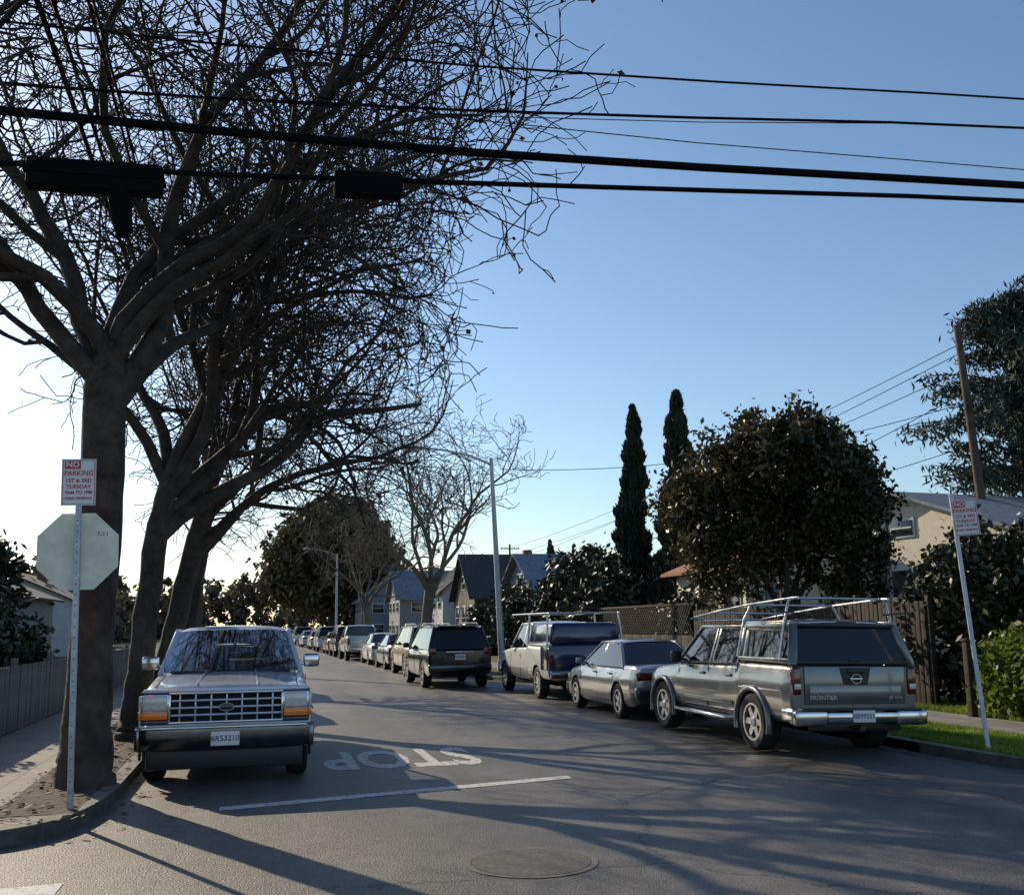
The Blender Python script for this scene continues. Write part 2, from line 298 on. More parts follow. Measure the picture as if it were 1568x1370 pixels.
t4=bare_tree_mesh('tree_d',35,[(0,0,0,.32),(0,0,.3,.25),(.03,0,.8,.21),(.1,0,1.8,.19),(.22,0,3.0,.18),(.35,0,4.0,.14)],
  [(2.8,10,55,7.0,.12,.03),(3.2,70,60,7,.10,.03),(3.5,-50,60,7,.10,.03),(3.8,180,60,6.5,.10,.04),(3.9,120,72,7.5,.11,.03),(4.0,0,76,7.5,.12,.02)],BARK,cnt=(7,6,4,0),rmin=.010,Ls=(3.4,2.0,1.3,.6),balls=False,crown=((.3,0,8.1),(4.9,5.2,5.1)))
def place(name,me,x,y,rz,s=1.,lean=(0,0)):
    return obj(name,me,None,(x,y,.12),(rad(lean[0]),rad(lean[1]),rad(rz)),(s,s,s))
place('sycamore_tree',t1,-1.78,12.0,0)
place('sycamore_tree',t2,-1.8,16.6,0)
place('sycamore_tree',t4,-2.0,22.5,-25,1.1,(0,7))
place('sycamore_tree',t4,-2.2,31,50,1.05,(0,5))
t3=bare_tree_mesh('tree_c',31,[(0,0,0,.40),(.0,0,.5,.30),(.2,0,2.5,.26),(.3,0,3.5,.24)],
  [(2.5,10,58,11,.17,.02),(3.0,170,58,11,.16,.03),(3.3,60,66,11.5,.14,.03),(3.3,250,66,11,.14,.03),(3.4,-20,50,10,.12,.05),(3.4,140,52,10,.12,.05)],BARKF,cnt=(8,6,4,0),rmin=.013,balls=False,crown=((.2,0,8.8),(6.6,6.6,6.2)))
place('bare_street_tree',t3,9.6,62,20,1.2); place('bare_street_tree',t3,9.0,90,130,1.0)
# ------------------------------------------------------------------ leafy foliage
def leaf_cloud(name,blobs,n,size,mat,seed=1,per=60,cr=.35,surf=.55,parent=None,asp=1.6,droop=None):
    rng=np.random.default_rng(seed); vol=np.array([b[1][0]*b[1][1]*b[1][2] for b in blobs])**.75; vol/=vol.sum()
    nc=max(1,n//per); bi=rng.choice(len(blobs),nc,p=vol); C=np.array([b[0] for b in blobs],float)[bi]; Rr=np.array([b[1] for b in blobs],float)[bi]
    d=nrm(rng.normal(0,1,(nc,3))); r=surf+(1-surf)*rng.uniform(0,1,nc)**.6; r=r*rng.uniform(.88,1.08,nc)
    cc=C+d*Rr*r[:,None]
    pi=np.repeat(np.arange(nc),per); m=len(pi); crs=(cr*rng.uniform(.5,1.4,nc))[pi]
    p=cc[pi]+rng.normal(0,.5,(m,3))*crs[:,None]
    a=nrm(rng.normal(0,1,(m,3))+(np.array(droop) if droop else 0)); b=nrm(np.cross(a,rng.normal(0,1,(m,3)))); s=size*rng.uniform(.6,1.4,m)[:,None]
    V=np.stack([p-a*s*asp*.5,p+b*s*.42,p+a*s*asp*.5,p-b*s*.42],1).reshape(-1,3)
    return obj(name,fast(name,V,np.arange(4*m).reshape(-1,4),mat),parent)
def trunk_limbs(parent,base,top_pts,r,mat):
    b=Vector(base)
    fork=b+Vector((0,0,(top_pts[0][2]-base[2])*.35))
    tube(parent,'trunk',[b,b+(fork-b)*.5+Vector((.03,.02,0)),fork],r,mat,10,[r*1.35,r,r*.85])
    for i,t in enumerate(top_pts):
        t=Vector(t); mid=fork.lerp(t,.5)+Vector((random.uniform(-.2,.2),random.uniform(-.2,.2),.15))
        tube(parent,'limb_%d'%i,[fork-Vector((0,0,.1)),mid,t],r*.5,mat,6,[r*.6,r*.35,r*.12])
rt=empty('round_evergreen_tree',(13.0,24.0,.12))
rb=[((0,0,5.0),(2.5,2.4,2.0)),((-1.6,.3,4.7),(1.4,1.6,1.4)),((1.3,-.2,5.0),(1.8,1.8,1.6)),((.2,.2,5.9),(1.6,1.6,1.25)),((2.2,0,3.9),(1.0,1.2,1.1)),((-2.2,0,3.7),(.8,1.1,1.0)),((-1.5,0,2.7),(.8,1.0,.8)),((1.6,-.5,2.6),(1.0,1.0,.7)),((.3,.3,2.9),(1.0,1.0,.6))]
leaf_cloud('crown',rb,48000,.105,LEAFT,3,per=80,cr=.33,surf=.5,parent=rt)
trunk_limbs(rt,(0,0,0),[(1.5,0,5.0),(-1.6,.2,4.5),(.3,.8,6.0),(.2,-1,5.4),(2,.3,4.2)],.17,BARKD)
def cypress(x,y,h,r,seed,n=14000):
    e=empty('cypress_tree',(x,y,.12)); rng=np.random.default_rng(seed)
    z=h*rng.uniform(.03,1,n)**.9; t=z/h; prof=r*np.minimum(1,(1-t)**.55*1.15)*np.minimum(1,.55+t*3); wob=1+.16*np.sin(z*5+seed)+.1*np.sin(z*11)
    a=rng.uniform(0,6.28,n); rr=prof*wob*(.6+.45*rng.uniform(0,1,n)**.5)*(1+.15*np.sin(a*3+z*2))
    p=np.stack([rr*np.cos(a)+.12*np.sin(z*.7+seed),rr*np.sin(a),z],1); ax=nrm(np.stack([np.cos(a)*.3,np.sin(a)*.3,np.ones(n)],1)+rng.normal(0,.25,(n,3))); b=nrm(np.cross(ax,rng.normal(0,1,(n,3)))); s=.20
    V=np.stack([p-ax*s,p+b*s*.33,p+ax*s,p-b*s*.33],1).reshape(-1,3)
    obj('foliage',fast('foliage',V,np.arange(4*n).reshape(-1,4),CYPR),e); tube(e,'trunk',[(0,0,0),(0,0,h*.85)],.12,BARKD,8,[.14,.04])
cypress(15.6,41.6,11.0,.8,1); cypress(16.6,38.6,11.0,.95,4); cypress(15.8,37.2,7.2,1.1,7)
for i,(x,y,h) in enumerate([(27,95,9.5),(31,100,9.5),(20,82,7)]): cypress(x,y,h,.8,10+i,4000)
hd=empty('hedge_tree',(13.2,41,.12)); leaf_cloud('foliage',[((0,0,2.4),(1.7,3.4,2.2)),((-.3,-3,1.9),(1.3,2.2,1.8)),((.5,3,2.7),(1.5,2.5,2.2))],28000,.16,LEAFD,8,per=60,cr=.4,parent=hd); trunk_limbs(hd,(0,0,0),[(.4,1,3),(0,-1.5,2.6)],.12,BARKD)
hd=empty('hedge_tree',(12.6,50,.12)); leaf_cloud('foliage',[((0,0,1.7),(1.5,3.0,1.7)),((-.3,5,1.4),(1.3,2.6,1.5))],14000,.17,LEAFD,28,per=60,cr=.4,parent=hd); trunk_limbs(hd,(0,0,0),[(.4,1,2),(0,-1.5,2.0)],.10,BARKD)
hd=empty('shrub',(14.2,33,.12)); leaf_cloud('foliage',[((0,0,1.2),(1.2,2.2,1.3)),((-.5,2.5,1.1),(1.0,2,1.2))],13000,.12,LEAFD,9,per=60,cr=.35,parent=hd); trunk_limbs(hd,(0,0,0),[(.3,.6,1.8),(0,-.8,1.6)],.07,BARKD)
hd=empty('ivy_shrub',(11.9,14.0,.12)); leaf_cloud('foliage',[((.5,-.2,.80),(.75,1.0,.75)),((.6,-1.2,.8),(.7,.8,.7)),((.2,.7,.6),(.5,.7,.6))],22000,.08,LEAFG,12,per=50,cr=.25,parent=hd,surf=.6); trunk_limbs(hd,(.4,0,0),[(.6,.4,1.2),(.4,-.8,1.1)],.05,BARKD)
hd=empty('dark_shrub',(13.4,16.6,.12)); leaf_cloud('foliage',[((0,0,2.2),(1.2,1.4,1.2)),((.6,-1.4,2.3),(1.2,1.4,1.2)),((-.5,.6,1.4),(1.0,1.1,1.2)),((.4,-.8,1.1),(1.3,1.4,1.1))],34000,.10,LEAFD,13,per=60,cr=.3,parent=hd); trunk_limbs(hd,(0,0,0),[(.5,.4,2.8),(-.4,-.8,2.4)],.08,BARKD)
def cedar(x,y,h,r,seed):
    e=empty('cedar_tree',(x,y,.12)); rng=np.random.default_rng(seed)
    tube(e,'trunk',[(0,0,0),(.1,0,h*.5),(0,.1,h*.98)],.3,BARKD,10,[.4,.25,.04])
    P=[]
    for i in range(150):
        z=h*rng.uniform(.12,.99); a=rng.uniform(0,6.28); ln=r*(1-(z/h))**.5*rng.uniform(.5,1.2)+.4
        pts=[np.array([0,0,z])]; d=np.array([math.cos(a),math.sin(a),.45])
        for s in range(7): pts.append(pts[-1]+d*ln/7); d=nrm(d+np.array([0,0,-.10])+rng.normal(0,.10,3))
        P.append(pts)
    P=np.array(P); R=np.repeat(np.linspace(.05,.012,8)[None],len(P),0); V,F=ring_tube(P,R,5); obj('branches',fast('branches',V,F,BARKD),e)
    m=240; pi=np.repeat(np.arange(len(P)),m); t=rng.uniform(.10,1.0,len(pi))*6.999; i=t.astype(int); f=(t-i)[:,None]; p=P[pi,i]*(1-f)+P[pi,np.minimum(i+1,7)]*f
    side=rng.normal(0,.26,(len(pi),3)); side[:,2]=-np.abs(rng.normal(0,.30,len(pi))); p=p+side
    n=len(p); ax=nrm(rng.normal(0,.7,(n,3))+np.array([0,0,-.6])); b=nrm(np.cross(ax,rng.normal(0,1,(n,3)))); s=.17
    V=np.stack([p-ax*s,p+b*s*.22,p+ax*s,p-b*s*.22],1).reshape(-1,3); obj('foliage',fast('foliage',V,np.arange(4*n).reshape(-1,4),CEDAR),e)
cedar(25.4,29.5,13.0,5.0,3)
mg=empty('magnolia_tree',(8.3,128,.12)); leaf_cloud('foliage',[((0,0,11),(7,6,5)),((-4.5,0,8),(4.0,4,4.0)),((4.5,0,8.5),(4.0,4,4.0)),((1,0,14.5),(4,4,3)),((-2,0,13),(3,3,2.5)),((0,0,6),(6,5,3))],28000,.6,LEAFM,15,per=50,cr=1.2,surf=.5,parent=mg); trunk_limbs(mg,(0,0,0),[(3,0,11),(-3,0,10),(0,1,14)],.4,BARKD)
bl=[]; rng=random.Random(4)
for i in range(26):
    y=45+i*5.5; x=-13-rng.uniform(0,5)-y*.02; h=rng.uniform(1.8,3.0)+y*.012; bl.append(((x,y,h*.8),(3.4,3.4,h)))
for i in range(16):
    x=-16+i*3.0; bl.append(((x,175+rng.uniform(-10,10),4.5),(4,4,rng.uniform(4.5,8))))
for i in range(16):
    y=100+i*6; bl.append(((20+rng.uniform(0,9),y,3),(4,4,rng.uniform(3,5.5))))
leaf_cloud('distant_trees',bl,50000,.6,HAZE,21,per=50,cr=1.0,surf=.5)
hl=empty('garden_tree',(-8.3,26,.12)); leaf_cloud('foliage',[((0,0,3.2),(2.2,2.8,1.9)),((-1,-3,2.8),(2.0,2.2,1.8)),((0,3.5,2.8),(2.0,2.6,1.8))],20000,.17,LEAFD,17,per=60,cr=.4,parent=hl); trunk_limbs(hl,(0,0,0),[(.4,1,4),(-.6,-2,3.6),(.2,3,3.8)],.16,BARKD)
hl=empty('garden_hedge',(-5.8,23,.12)); leaf_cloud('foliage',[((0,-5,1.2),(.8,2.2,1.3)),((-.2,-1,1.3),(1.0,2.4,1.4)),((0,3,1.0),(.8,2.2,1.1))],15000,.12,LEAFD,18,per=60,cr=.32,parent=hl); trunk_limbs(hl,(0,0,0),[(.2,1,1.6),(-.2,-2,1.6)],.06,BARKD)
# ------------------------------------------------------------------ fences
fe=empty('wooden_fence',(12.05,0,.12)); 
y=17.0;i=0
while y<27.5:
    box(fe,'board_%d'%i,(random.uniform(-.01,.01),y,.98+random.uniform(-.03,.03)),(.022,.125,1.92),FENCEW,.004); y+=.15; i+=1
for z in (.4,1.7): box(fe,'rail_%.1f'%z,(.04,22.2,z),(.05,10.6,.09),FENCEW,.005)
for yy in (16.9,19.3,22.1,24.9,27.4): box(fe,'post_%d'%yy,(.07,yy,1.05),(.1,.1,2.15),FENCEW,.008)
fp=empty('gate_post',(11.5,15.1,.12)); box(fp,'post',(0,0,.6),(.12,.12,1.25),FENCEW,.01); box(fp,'cap',(0,0,1.26),(.16,.16,.05),FENCEW,.01); box(fp,'rail',(.3,.3,.9),(.6,.05,.08),FENCEW,.01,rot=(0,0,rad(40)))
lf=empty('lattice_fence',(12.1,0,.12)); V=[];F=[]
for k in range(60):
    for sgn in (1,-1):
        y0=27.8+k*.18; z0,z1=1.25,2.1; dy=(z1-z0)*sgn; w=.02; ya=y0 if sgn>0 else y0+.85
        o=len(V); xx=.0+.012*sgn; V+=[(xx,ya-w,z0),(xx,ya+w,z0),(xx,ya+dy+w,z1),(xx,ya+dy-w,z1)]; F.append((o,o+1,o+2,o+3))
mk('lattice',V,F,FENCEW,lf)
for k in range(14): box(lf,'panel_board_%d'%k,(0,28.2+k*.82,.62),(.025,.8,1.22),FENCEW,.004)
box(lf,'top_rail',(0,33.4,2.13),(.06,11.6,.07),FENCEW,.005)
lfence=empty('low_fence',(-3.95,0,.12)); y=13.0;i=0
while y<42:
    mt=FENCEL if y<17.6 else FENCEG
    box(lfence,'board_%d'%i,(random.uniform(-.01,.01),y,.53),(.025,.17,1.05+random.uniform(-.015,.015)),mt,.004); y+=.182; i+=1
box(lfence,'rail',(-.04,27.5,.9),(.05,29,.08),FENCEG,.005)
for yy in range(13,43,3): box(lfence,'post_%d'%yy,(-.07,yy,.57),(.1,.1,1.2),FENCEG,.008)
# ------------------------------------------------------------------ houses
WINF=M('window_frame',(.6,.59,.56),.5); WING=M('window_glass',(.02,.025,.03),.06,spec=.7)
DOORM=M('door_paint',(.12,.05,.03),.5); BRICKM=M('chimney_brick',(.22,.1,.07),.9,ns=10,na=.3)
def house(name,x,y,w,d,h,rh,axis,wall,roof,rz=0,floors=1,chim=True):
    e=empty(name,(x,y,.12),rad(rz)); o=.45
    if axis=='x':
        V=[(-w/2,-d/2,0),(w/2,-d/2,0),(w/2,d/2,0),(-w/2,d/2,0),(-w/2,-d/2,h),(w/2,-d/2,h),(w/2,d/2,h),(-w/2,d/2,h),(-w/2,0,h+rh),(w/2,0,h+rh)]
        F=[(0,1,5,4),(2,3,7,6),(1,2,6,9,5),(3,0,4,8,7)]
        s=rh/(d/2); R=[(-w/2-o,-d/2-o,h-o*s),(w/2+o,-d/2-o,h-o*s),(w/2+o,0,h+rh),(-w/2-o,0,h+rh),(-w/2-o,d/2+o,h-o*s),(w/2+o,d/2+o,h-o*s)]
    else:
        V=[(-w/2,-d/2,0),(w/2,-d/2,0),(w/2,d/2,0),(-w/2,d/2,0),(-w/2,-d/2,h),(w/2,-d/2,h),(w/2,d/2,h),(-w/2,d/2,h),(0,-d/2,h+rh),(0,d/2,h+rh)]
        F=[(0,1,5,8,4),(2,3,7,9,6),(1,2,6,5),(3,0,4,7)]
        s=rh/(w/2); R=[(-w/2-o,d/2+o,h-o*s),(-w/2-o,-d/2-o,h-o*s),(0,-d/2-o,h+rh),(0,d/2+o,h+rh),(w/2+o,d/2+o,h-o*s),(w/2+o,-d/2-o,h-o*s)]
    mk('walls',V,F,wall,e)
    R2=[(a,b,c+.12) for a,b,c in R]; RV=[(a,b,c+.02) for a,b,c in R]+R2
    RF=[(6,7,8,9),(9,8,11,10) ,(0,3,2,1),(3,4,5,2),(0,1,7,6),(1,2,8,7),(2,5,11,8),(5,4,10,11),(4,3,9,10),(3,0,6,9)]
    mk('roof',RV,RF,roof,e)
    def win(cx,cy,cz,ww,hh,ax):
        if ax=='y': a=(ww+.16,.06,hh+.16); b=(ww,.05,hh); off=(0,-.03,0); m=(ww,.03,.04)
        else: a=(.06,ww+.16,hh+.16); b=(.05,ww,hh); off=(-.03,0,0); m=(.03,ww,.04)
        box(e,'window_frame',(cx,cy,cz),a,WINF,.008); box(e,'window_pane',(cx+off[0],cy+off[1],cz),b,WING,.003)
        box(e,'window_bar',(cx+off[0]*2,cy+off[1]*2,cz),m,WINF,.0)
    fh=h/floors
    for f in range(floors):
        for k in range(3): 
            win(-w/2-.02,-d/2+d*(k+.5)/3,f*fh+fh*.58,1.1,fh*.42,'x')
        for k in range(2): win(-w/2+w*(k+.5)/2,-d/2-.02,f*fh+fh*.58,1.2,fh*.42,'y')
    if axis=='y': win(0,-d/2-.02,h+rh*.32,.9,rh*.3,'y')
    else: win(-w/2-.02,0,h+rh*.32,.9,rh*.3,'x')
    box(e,'door',(-w/2-.03,d*.17,1.05),(.07,.95,2.1),DOORM,.01)
    if chim: box(e,'chimney',(w*.12,d*.2,h+rh*.9),(.6,.6,1.6),BRICKM,.02)
    return e
W1=M('cream_stucco',(.66,.60,.48),.9,ns=6,na=.1); W2=M('white_siding',(.62,.62,.60),.8,ns=5,na=.1); W3=M('grey_siding',(.22,.22,.23),.8,ns=5,na=.15); W4=M('dark_siding',(.09,.075,.06),.8,ns=5,na=.2)
R1=M('blue_grey_shingle',(.16,.19,.24),.8,ns=5,na=.3,bump=.5,bs=12); R2=M('dark_shingle',(.05,.05,.055),.9,ns=5,na=.3); R3=M('tile_roof',(.28,.13,.07),.9,ns=9,na=.3)
house('cream_house',24.2,28.5,10,9,3.9,1.5,'x',W1,R1,8,chim=False)
house('cream_house',17.3,32.5,5.0,5.5,3.4,1.0,'y',W1,R3,0)
house('grey_house',17.6,56,7,8,3.4,2.0,'x',W3,R1,0,chim=False)
house('white_house',17.8,71,8,7,3.6,2.8,'x',W4,R2,0,floors=1)
house('white_house',16.2,80,6,7,4.2,2.6,'y',W2,R2,0,floors=2,chim=False)
house('grey_house',16,100,7,8,4.2,2.6,'x',W3,R1,0,floors=2)
house('grey_house',14,116,7,8,4.4,2.6,'y',W3,R1,0,floors=2)
house('brown_house',-15,52,9,11,3.2,1.8,'y',W3,R2,0); house('white_house',-16,75,9,11,3.4,2.0,'y',W2,R2,0)
# ------------------------------------------------------------------ street furniture
sp=empty('stop_sign',(-1.66,10.45,.13),0,0,rad(-1.6))
box(sp,'post',(0,0,1.42),(.052,.052,2.84),GALV,.006)
for k in range(28):
    box(sp,'post_hole_%d'%k,(0,-.0265,.15+k*.1),(.011,.003,.011),BLKP,0)
oc=[(.395*math.cos(rad(22.5+45*i)),.395*math.sin(rad(22.5+45*i))) for i in range(8)]
V=[(x,.032,2.36+z) for x,z in oc]+[(x,.036,2.36+z) for x,z in oc]
mk('octagon_plate',V,[list(range(8)),list(range(8,16))[::-1]]+[(i,(i+1)%8,8+(i+1)%8,8+i) for i in range(8)],SIGNB,sp)
V=[(x*.99,.038,2.36+z*.99) for x,z in oc]; mk('octagon_face',V,[list(range(8))[::-1]],SIGNR,sp)
text(sp,'sticker_text','7-11',.06,(.22,.030,2.52),(rad(90),0,0),BLKP)
for zz in (2.1,2.62): box(sp,'bolt_%.1f'%zz,(0,-.03,zz),(.02,.012,.02),CHROME,.003)
def plate(parent,w,h,z,y,x=0):
    box(parent,'parking_plate',(x,y,z),(w,.004,h),SIGNW,.0)
    t=.006
    for nm,c,s in (('border_top',(x,y-.0035,z+h/2-.012),(w-.02,.002,t)),('border_bottom',(x,y-.0035,z-h/2+.012),(w-.02,.002,t)),('border_left',(x-w/2+.012,y-.0035,z),(t,.002,h-.03)),('border_right',(x+w/2-.012,y-.0035,z),(t,.002,h-.03))): box(parent,nm,c,s,SIGNR,0)
    box(parent,'red_block',(x-w*.18,y-.0035,z+h*.37),(w*.46,.002,h*.17),SIGNR,0)
    text(parent,'text_no','NO',h*.17,(x-w*.18,y-.0055,z+h*.375),(rad(90),0,0),SIGNW,bold=.002)
    for k,(s,sz,zz) in enumerate((('PARKING',.155,.19),('1ST & 3RD',.115,.03),('TUESDAY',.115,-.10),('9AM TO 1PM',.105,-.225),('STREET SWEEPING',.065,-.35))):
        text(parent,'text_line_%d'%k,s,h*sz,(x,y-.0045,z+h*zz),(rad(90),0,0),SIGNR,.9 if k in(0,3) else 1,bold=.0012)
npk=empty('no_parking_sign',(-1.66,10.45,.13),0,0,rad(-1.6)); plate(npk,.31,.45,3.02,-.032); box(npk,'mount_strap',(0,-.005,2.92),(.03,.05,.24),GALV,.003)
nr=empty('no_parking_sign',(8.78,11.3,.13),rad(-30),0,rad(-3.2))
box(nr,'post',(0,0,1.6),(.05,.05,3.2),M('white_post',(.66,.67,.70),.5,ns=9,na=.15),.006); plate(nr,.30,.46,2.88,-.04,.13)
def lamp(x,y,h,arm,name='street_lamp',lean=0):
    e=empty(name,(x,y,.12),0,0,rad(lean))
    tube(e,'pole',[(0,0,0),(0,0,h*.5),(0,0,h)],.1,GALV,12,[.13,.10,.075]); tube(e,'base',[(0,0,0),(0,0,.35)],.18,GALV,12,[.2,.17])
    tube(e,'arm',[(0,0,h-.25),(-arm*.3,0,h+.10),(-arm*.65,0,h+.32),(-arm,0,h+.42)],.035,GALV,8,[.045,.04,.035,.03])
    tube(e,'brace',[(0,0,h-.7),(-arm*.22,0,h-.2),(-arm*.45,0,h+.17)],.02,GALV,6)
    tube(e,'head',[(-arm+.05,0,h+.42),(-arm-.15,0,h+.42),(-arm-.45,0,h+.40),(-arm-.62,0,h+.38)],.1,GALV,10,[.05,.11,.12,.04]); tube(e,'lens',[(-arm-.3,0,h+.34),(-arm-.3,0,h+.27)],.1,LENS,10,[.11,.05])
    return e
lamp(8.45,36.4,7.7,2.6,lean=-2.6); lamp(6.4,92,8,2.4)
def upole(x,y,h,lean=0,arms=True,name='utility_pole',along='x'):
    e=empty(name,(x,y,.1),0 if along=='x' else rad(90),0,rad(lean)); tube(e,'pole',[(0,0,0),(0,0,h)],.15,WOOD,12,[.17,.11])
    if arms:
        for z in (h-.5,h-1.6): box(e,'crossarm_%d'%z,(0,-.1,z),(2.2,.1,.12),WOOD,.01)
        for xx in (-1,-.5,.5,1): tube(e,'insulator',[(xx,-.1,h-.44),(xx,-.1,h-.3)],.04,WHITE,8)
    return e
upole(22.3,27.6,11.0,-3.2,False); upole(-2.5,44,9.5,0,True,along='x'); upole(-30,10,9,0,True,along='y'); upole(34,10,9.5,0,True,along='y'); upole(-2.2,-24,9,0,True); upole(27,112,10.5,0,True)
def wire(name,pts,r=.01,sag=0.,n=24):
    P=[]
    pts=[Vector(p) for p in pts]
    seg=[(b-a).length for a,b in zip(pts[:-1],pts[1:])]; tot=sum(seg); cum=[0]
    for s_ in seg: cum.append(cum[-1]+s_)
    for i in range(n+1):
        t=tot*i/n
        q=[float(np.interp(t,cum,[p[j] for p in pts])) for j in range(3)]; q[2]-=sag*4*(i/n)*(1-i/n); P.append(q)
    return tube(None,name,P,r,WIRE,6)
wire('power_line',[(-30,9.4,8.6),(-2.65,9.4,7.22),(2.9,9.4,7.40),(8.9,9.4,7.80),(34,9.4,9.0)],.014)
wire('power_line',[(-30,10.2,7.9),(-2.65,10.2,7.02),(2.9,10.2,7.36),(8.9,10.2,7.88),(34,10.2,9.0)],.018)
wire('power_line',[(-30,9.9,7.3),(-2.65,9.9,6.9),(2.9,9.9,7.12),(8.9,9.9,7.74),(34,9.9,8.9)],.006)
wire('power_line',[(-30,10.0,7.7),(-2.65,10,7.3),(2.9,10,7.06),(8.9,10,7.2),(34,10,7.6)],.007)
wire('telephone_cable',[(-30,10,7.5),(-2.65,10,6.66),(2.9,10,6.73),(8.9,10,6.99),(34,10,7.9)],.05)
wire('telephone_cable',[(-30,10,7.0),(-2.65,10,6.10),(2.9,10,6.42),(8.9,10,6.80),(34,10,7.6)],.03)
sc=empty('cable_splice_box',(-1.68,10,6.08),0,0,rad(-1)); box(sc,'case',(0,0,0),(1.24,.2,.29),WIRE,.025,seg=2); box(sc,'flange',(0,0,.0),(1.28,.24,.04),WIRE,.01)
tube(sc,'drop_canister',[(.22,0,-.1),(.24,0,-.35),(.27,0,-.58)],.09,WIRE,12,[.11,.105,.07])
sc=empty('cable_splice_box',(.95,10,6.24),0,0,rad(-2)); box(sc,'case',(0,0,0),(.70,.18,.25),WIRE,.025,seg=2); box(sc,'hanger',(-.2,0,.15),(.04,.04,.12),WIRE,.01)
tube(sc,'drop_cable',[(.3,0,-.1),(.33,0,-.25),(.28,0,-.38)],.014,WIRE,6)
for k,(x,z,r) in enumerate([(-2.18,7.5,.03),(-2.02,7.45,.022),(-1.75,7.6,.018),(-1.3,7.7,.012),(-1.5,6.9,.014)]):
    wire('street_cable',[(x-.2,-24,z+.8),(x,10,z),(x-.6,44,z+.9)],r)
for k,(dz,ex,ey,ez) in enumerate([(0,27,112,10.2),(-.9,26,112,9.2),(-1.6,17,55,5.2),(-2.0,8.45,36.4,7.4),(-.3,27,112,8.8),(-3.4,16.5,79,6.0)]): wire('service_wire',[(22.0,27.6,10.6+dz),(ex,ey,ez)],.013,.7)
# ------------------------------------------------------------------ vehicles
WHC={}
def wheel_mesh(R,W,style):
    key=(R,W,style)
    if key in WHC: return WHC[key]
    prof=[(R*.62,-W*.42),(R*.72,-W*.5),(R*.90,-W*.5),(R*.97,-W*.42),(R,-W*.3),(R,W*.3),(R*.97,W*.42),(R*.90,W*.5),(R*.72,W*.5),(R*.64,W*.44),(R*.62,W*.2),(R*.60,W*.1),(.001,W*.1)]
    k=40; V=[];F=[];mi=[]
    for r,x in prof:
        for i in range(k): a=2*math.pi*i/k; V.append((x,r*math.cos(a),r*math.sin(a)))
    for j in range(len(prof)-1):
        for i in range(k): F.append((j*k+i,j*k+(i+1)%k,(j+1)*k+(i+1)%k,(j+1)*k+i)); mi.append(0 if j<9 else 1)
    o=len(V)
    for r,x in ((R*.66,W*.40),(R*.66,W*.47),(R*.58,W*.47),(R*.56,W*.15)):
        for i in range(k): a=2*math.pi*i/k; V.append((x,r*math.cos(a),r*math.sin(a)))
    for j in range(3):
        for i in range(k): F.append((o+j*k+i,o+j*k+(i+1)%k,o+(j+1)*k+(i+1)%k,o+(j+1)*k+i)); mi.append(2)
    ns={'six':6,'five':5,'steel':8,'hub':7}[style]
    for s in range(ns):
        a0=2*math.pi*s/ns; ca,sa=math.cos(a0),math.sin(a0); w0=R*(.13 if ns<7 else .07); w1=R*(.09 if ns<7 else .09)
        pts=[(R*.08,-w0),(R*.6,-w1),(R*.6,w1),(R*.08,w0)]; o=len(V)
        for x in (W*.12,W*.40):
            for r,t in pts: xx=x if (x<W*.2 or r>R*.3) else W*.36; V.append((xx,r*ca-t*sa,r*sa+t*ca))
        F+=[(o+4,o+5,o+6,o+7),(o,o+1,o+5,o+4),(o+2,o+3,o+7,o+6),(o+1,o+2,o+6,o+5)]; mi+=[2]*4
    o=len(V)
    for r,x in ((R*.17,W*.1),(R*.17,W*.40),(R*.1,W*.44),(.001,W*.44)):
        for i in range(k): a=2*math.pi*i/k; V.append((x,r*math.cos(a),r*math.sin(a)))
    for j in range(3):
        for i in range(k): F.append((o+j*k+i,o+j*k+(i+1)%k,o+(j+1)*k+(i+1)%k,o+(j+1)*k+i)); mi.append(2)
    me=bpy.data.meshes.new('wheel'); me.from_pydata(V,[],F); 
    for m in (BLACK,WELL,ALLOY): me.materials.append(m)
    me.polygons.foreach_set('material_index',mi); me.shade_smooth(); me.set_sharp_from_angle(angle=rad(35)); WHC[key]=me; return me
def wheels(e,axles,R,W,hw,style):
    me=wheel_mesh(R,W,style)
    for k,y in enumerate(axles):
        for s in (1,-1): obj('wheel_%s_%d'%('r' if s>0 else 'l',k),me,e,(s*(hw-W*.5),y,R),(0,0,0 if s>0 else math.pi))
        box(e,'axle_%d'%k,(0,y,R),(hw*1.5,.1,.1),WELL,0)
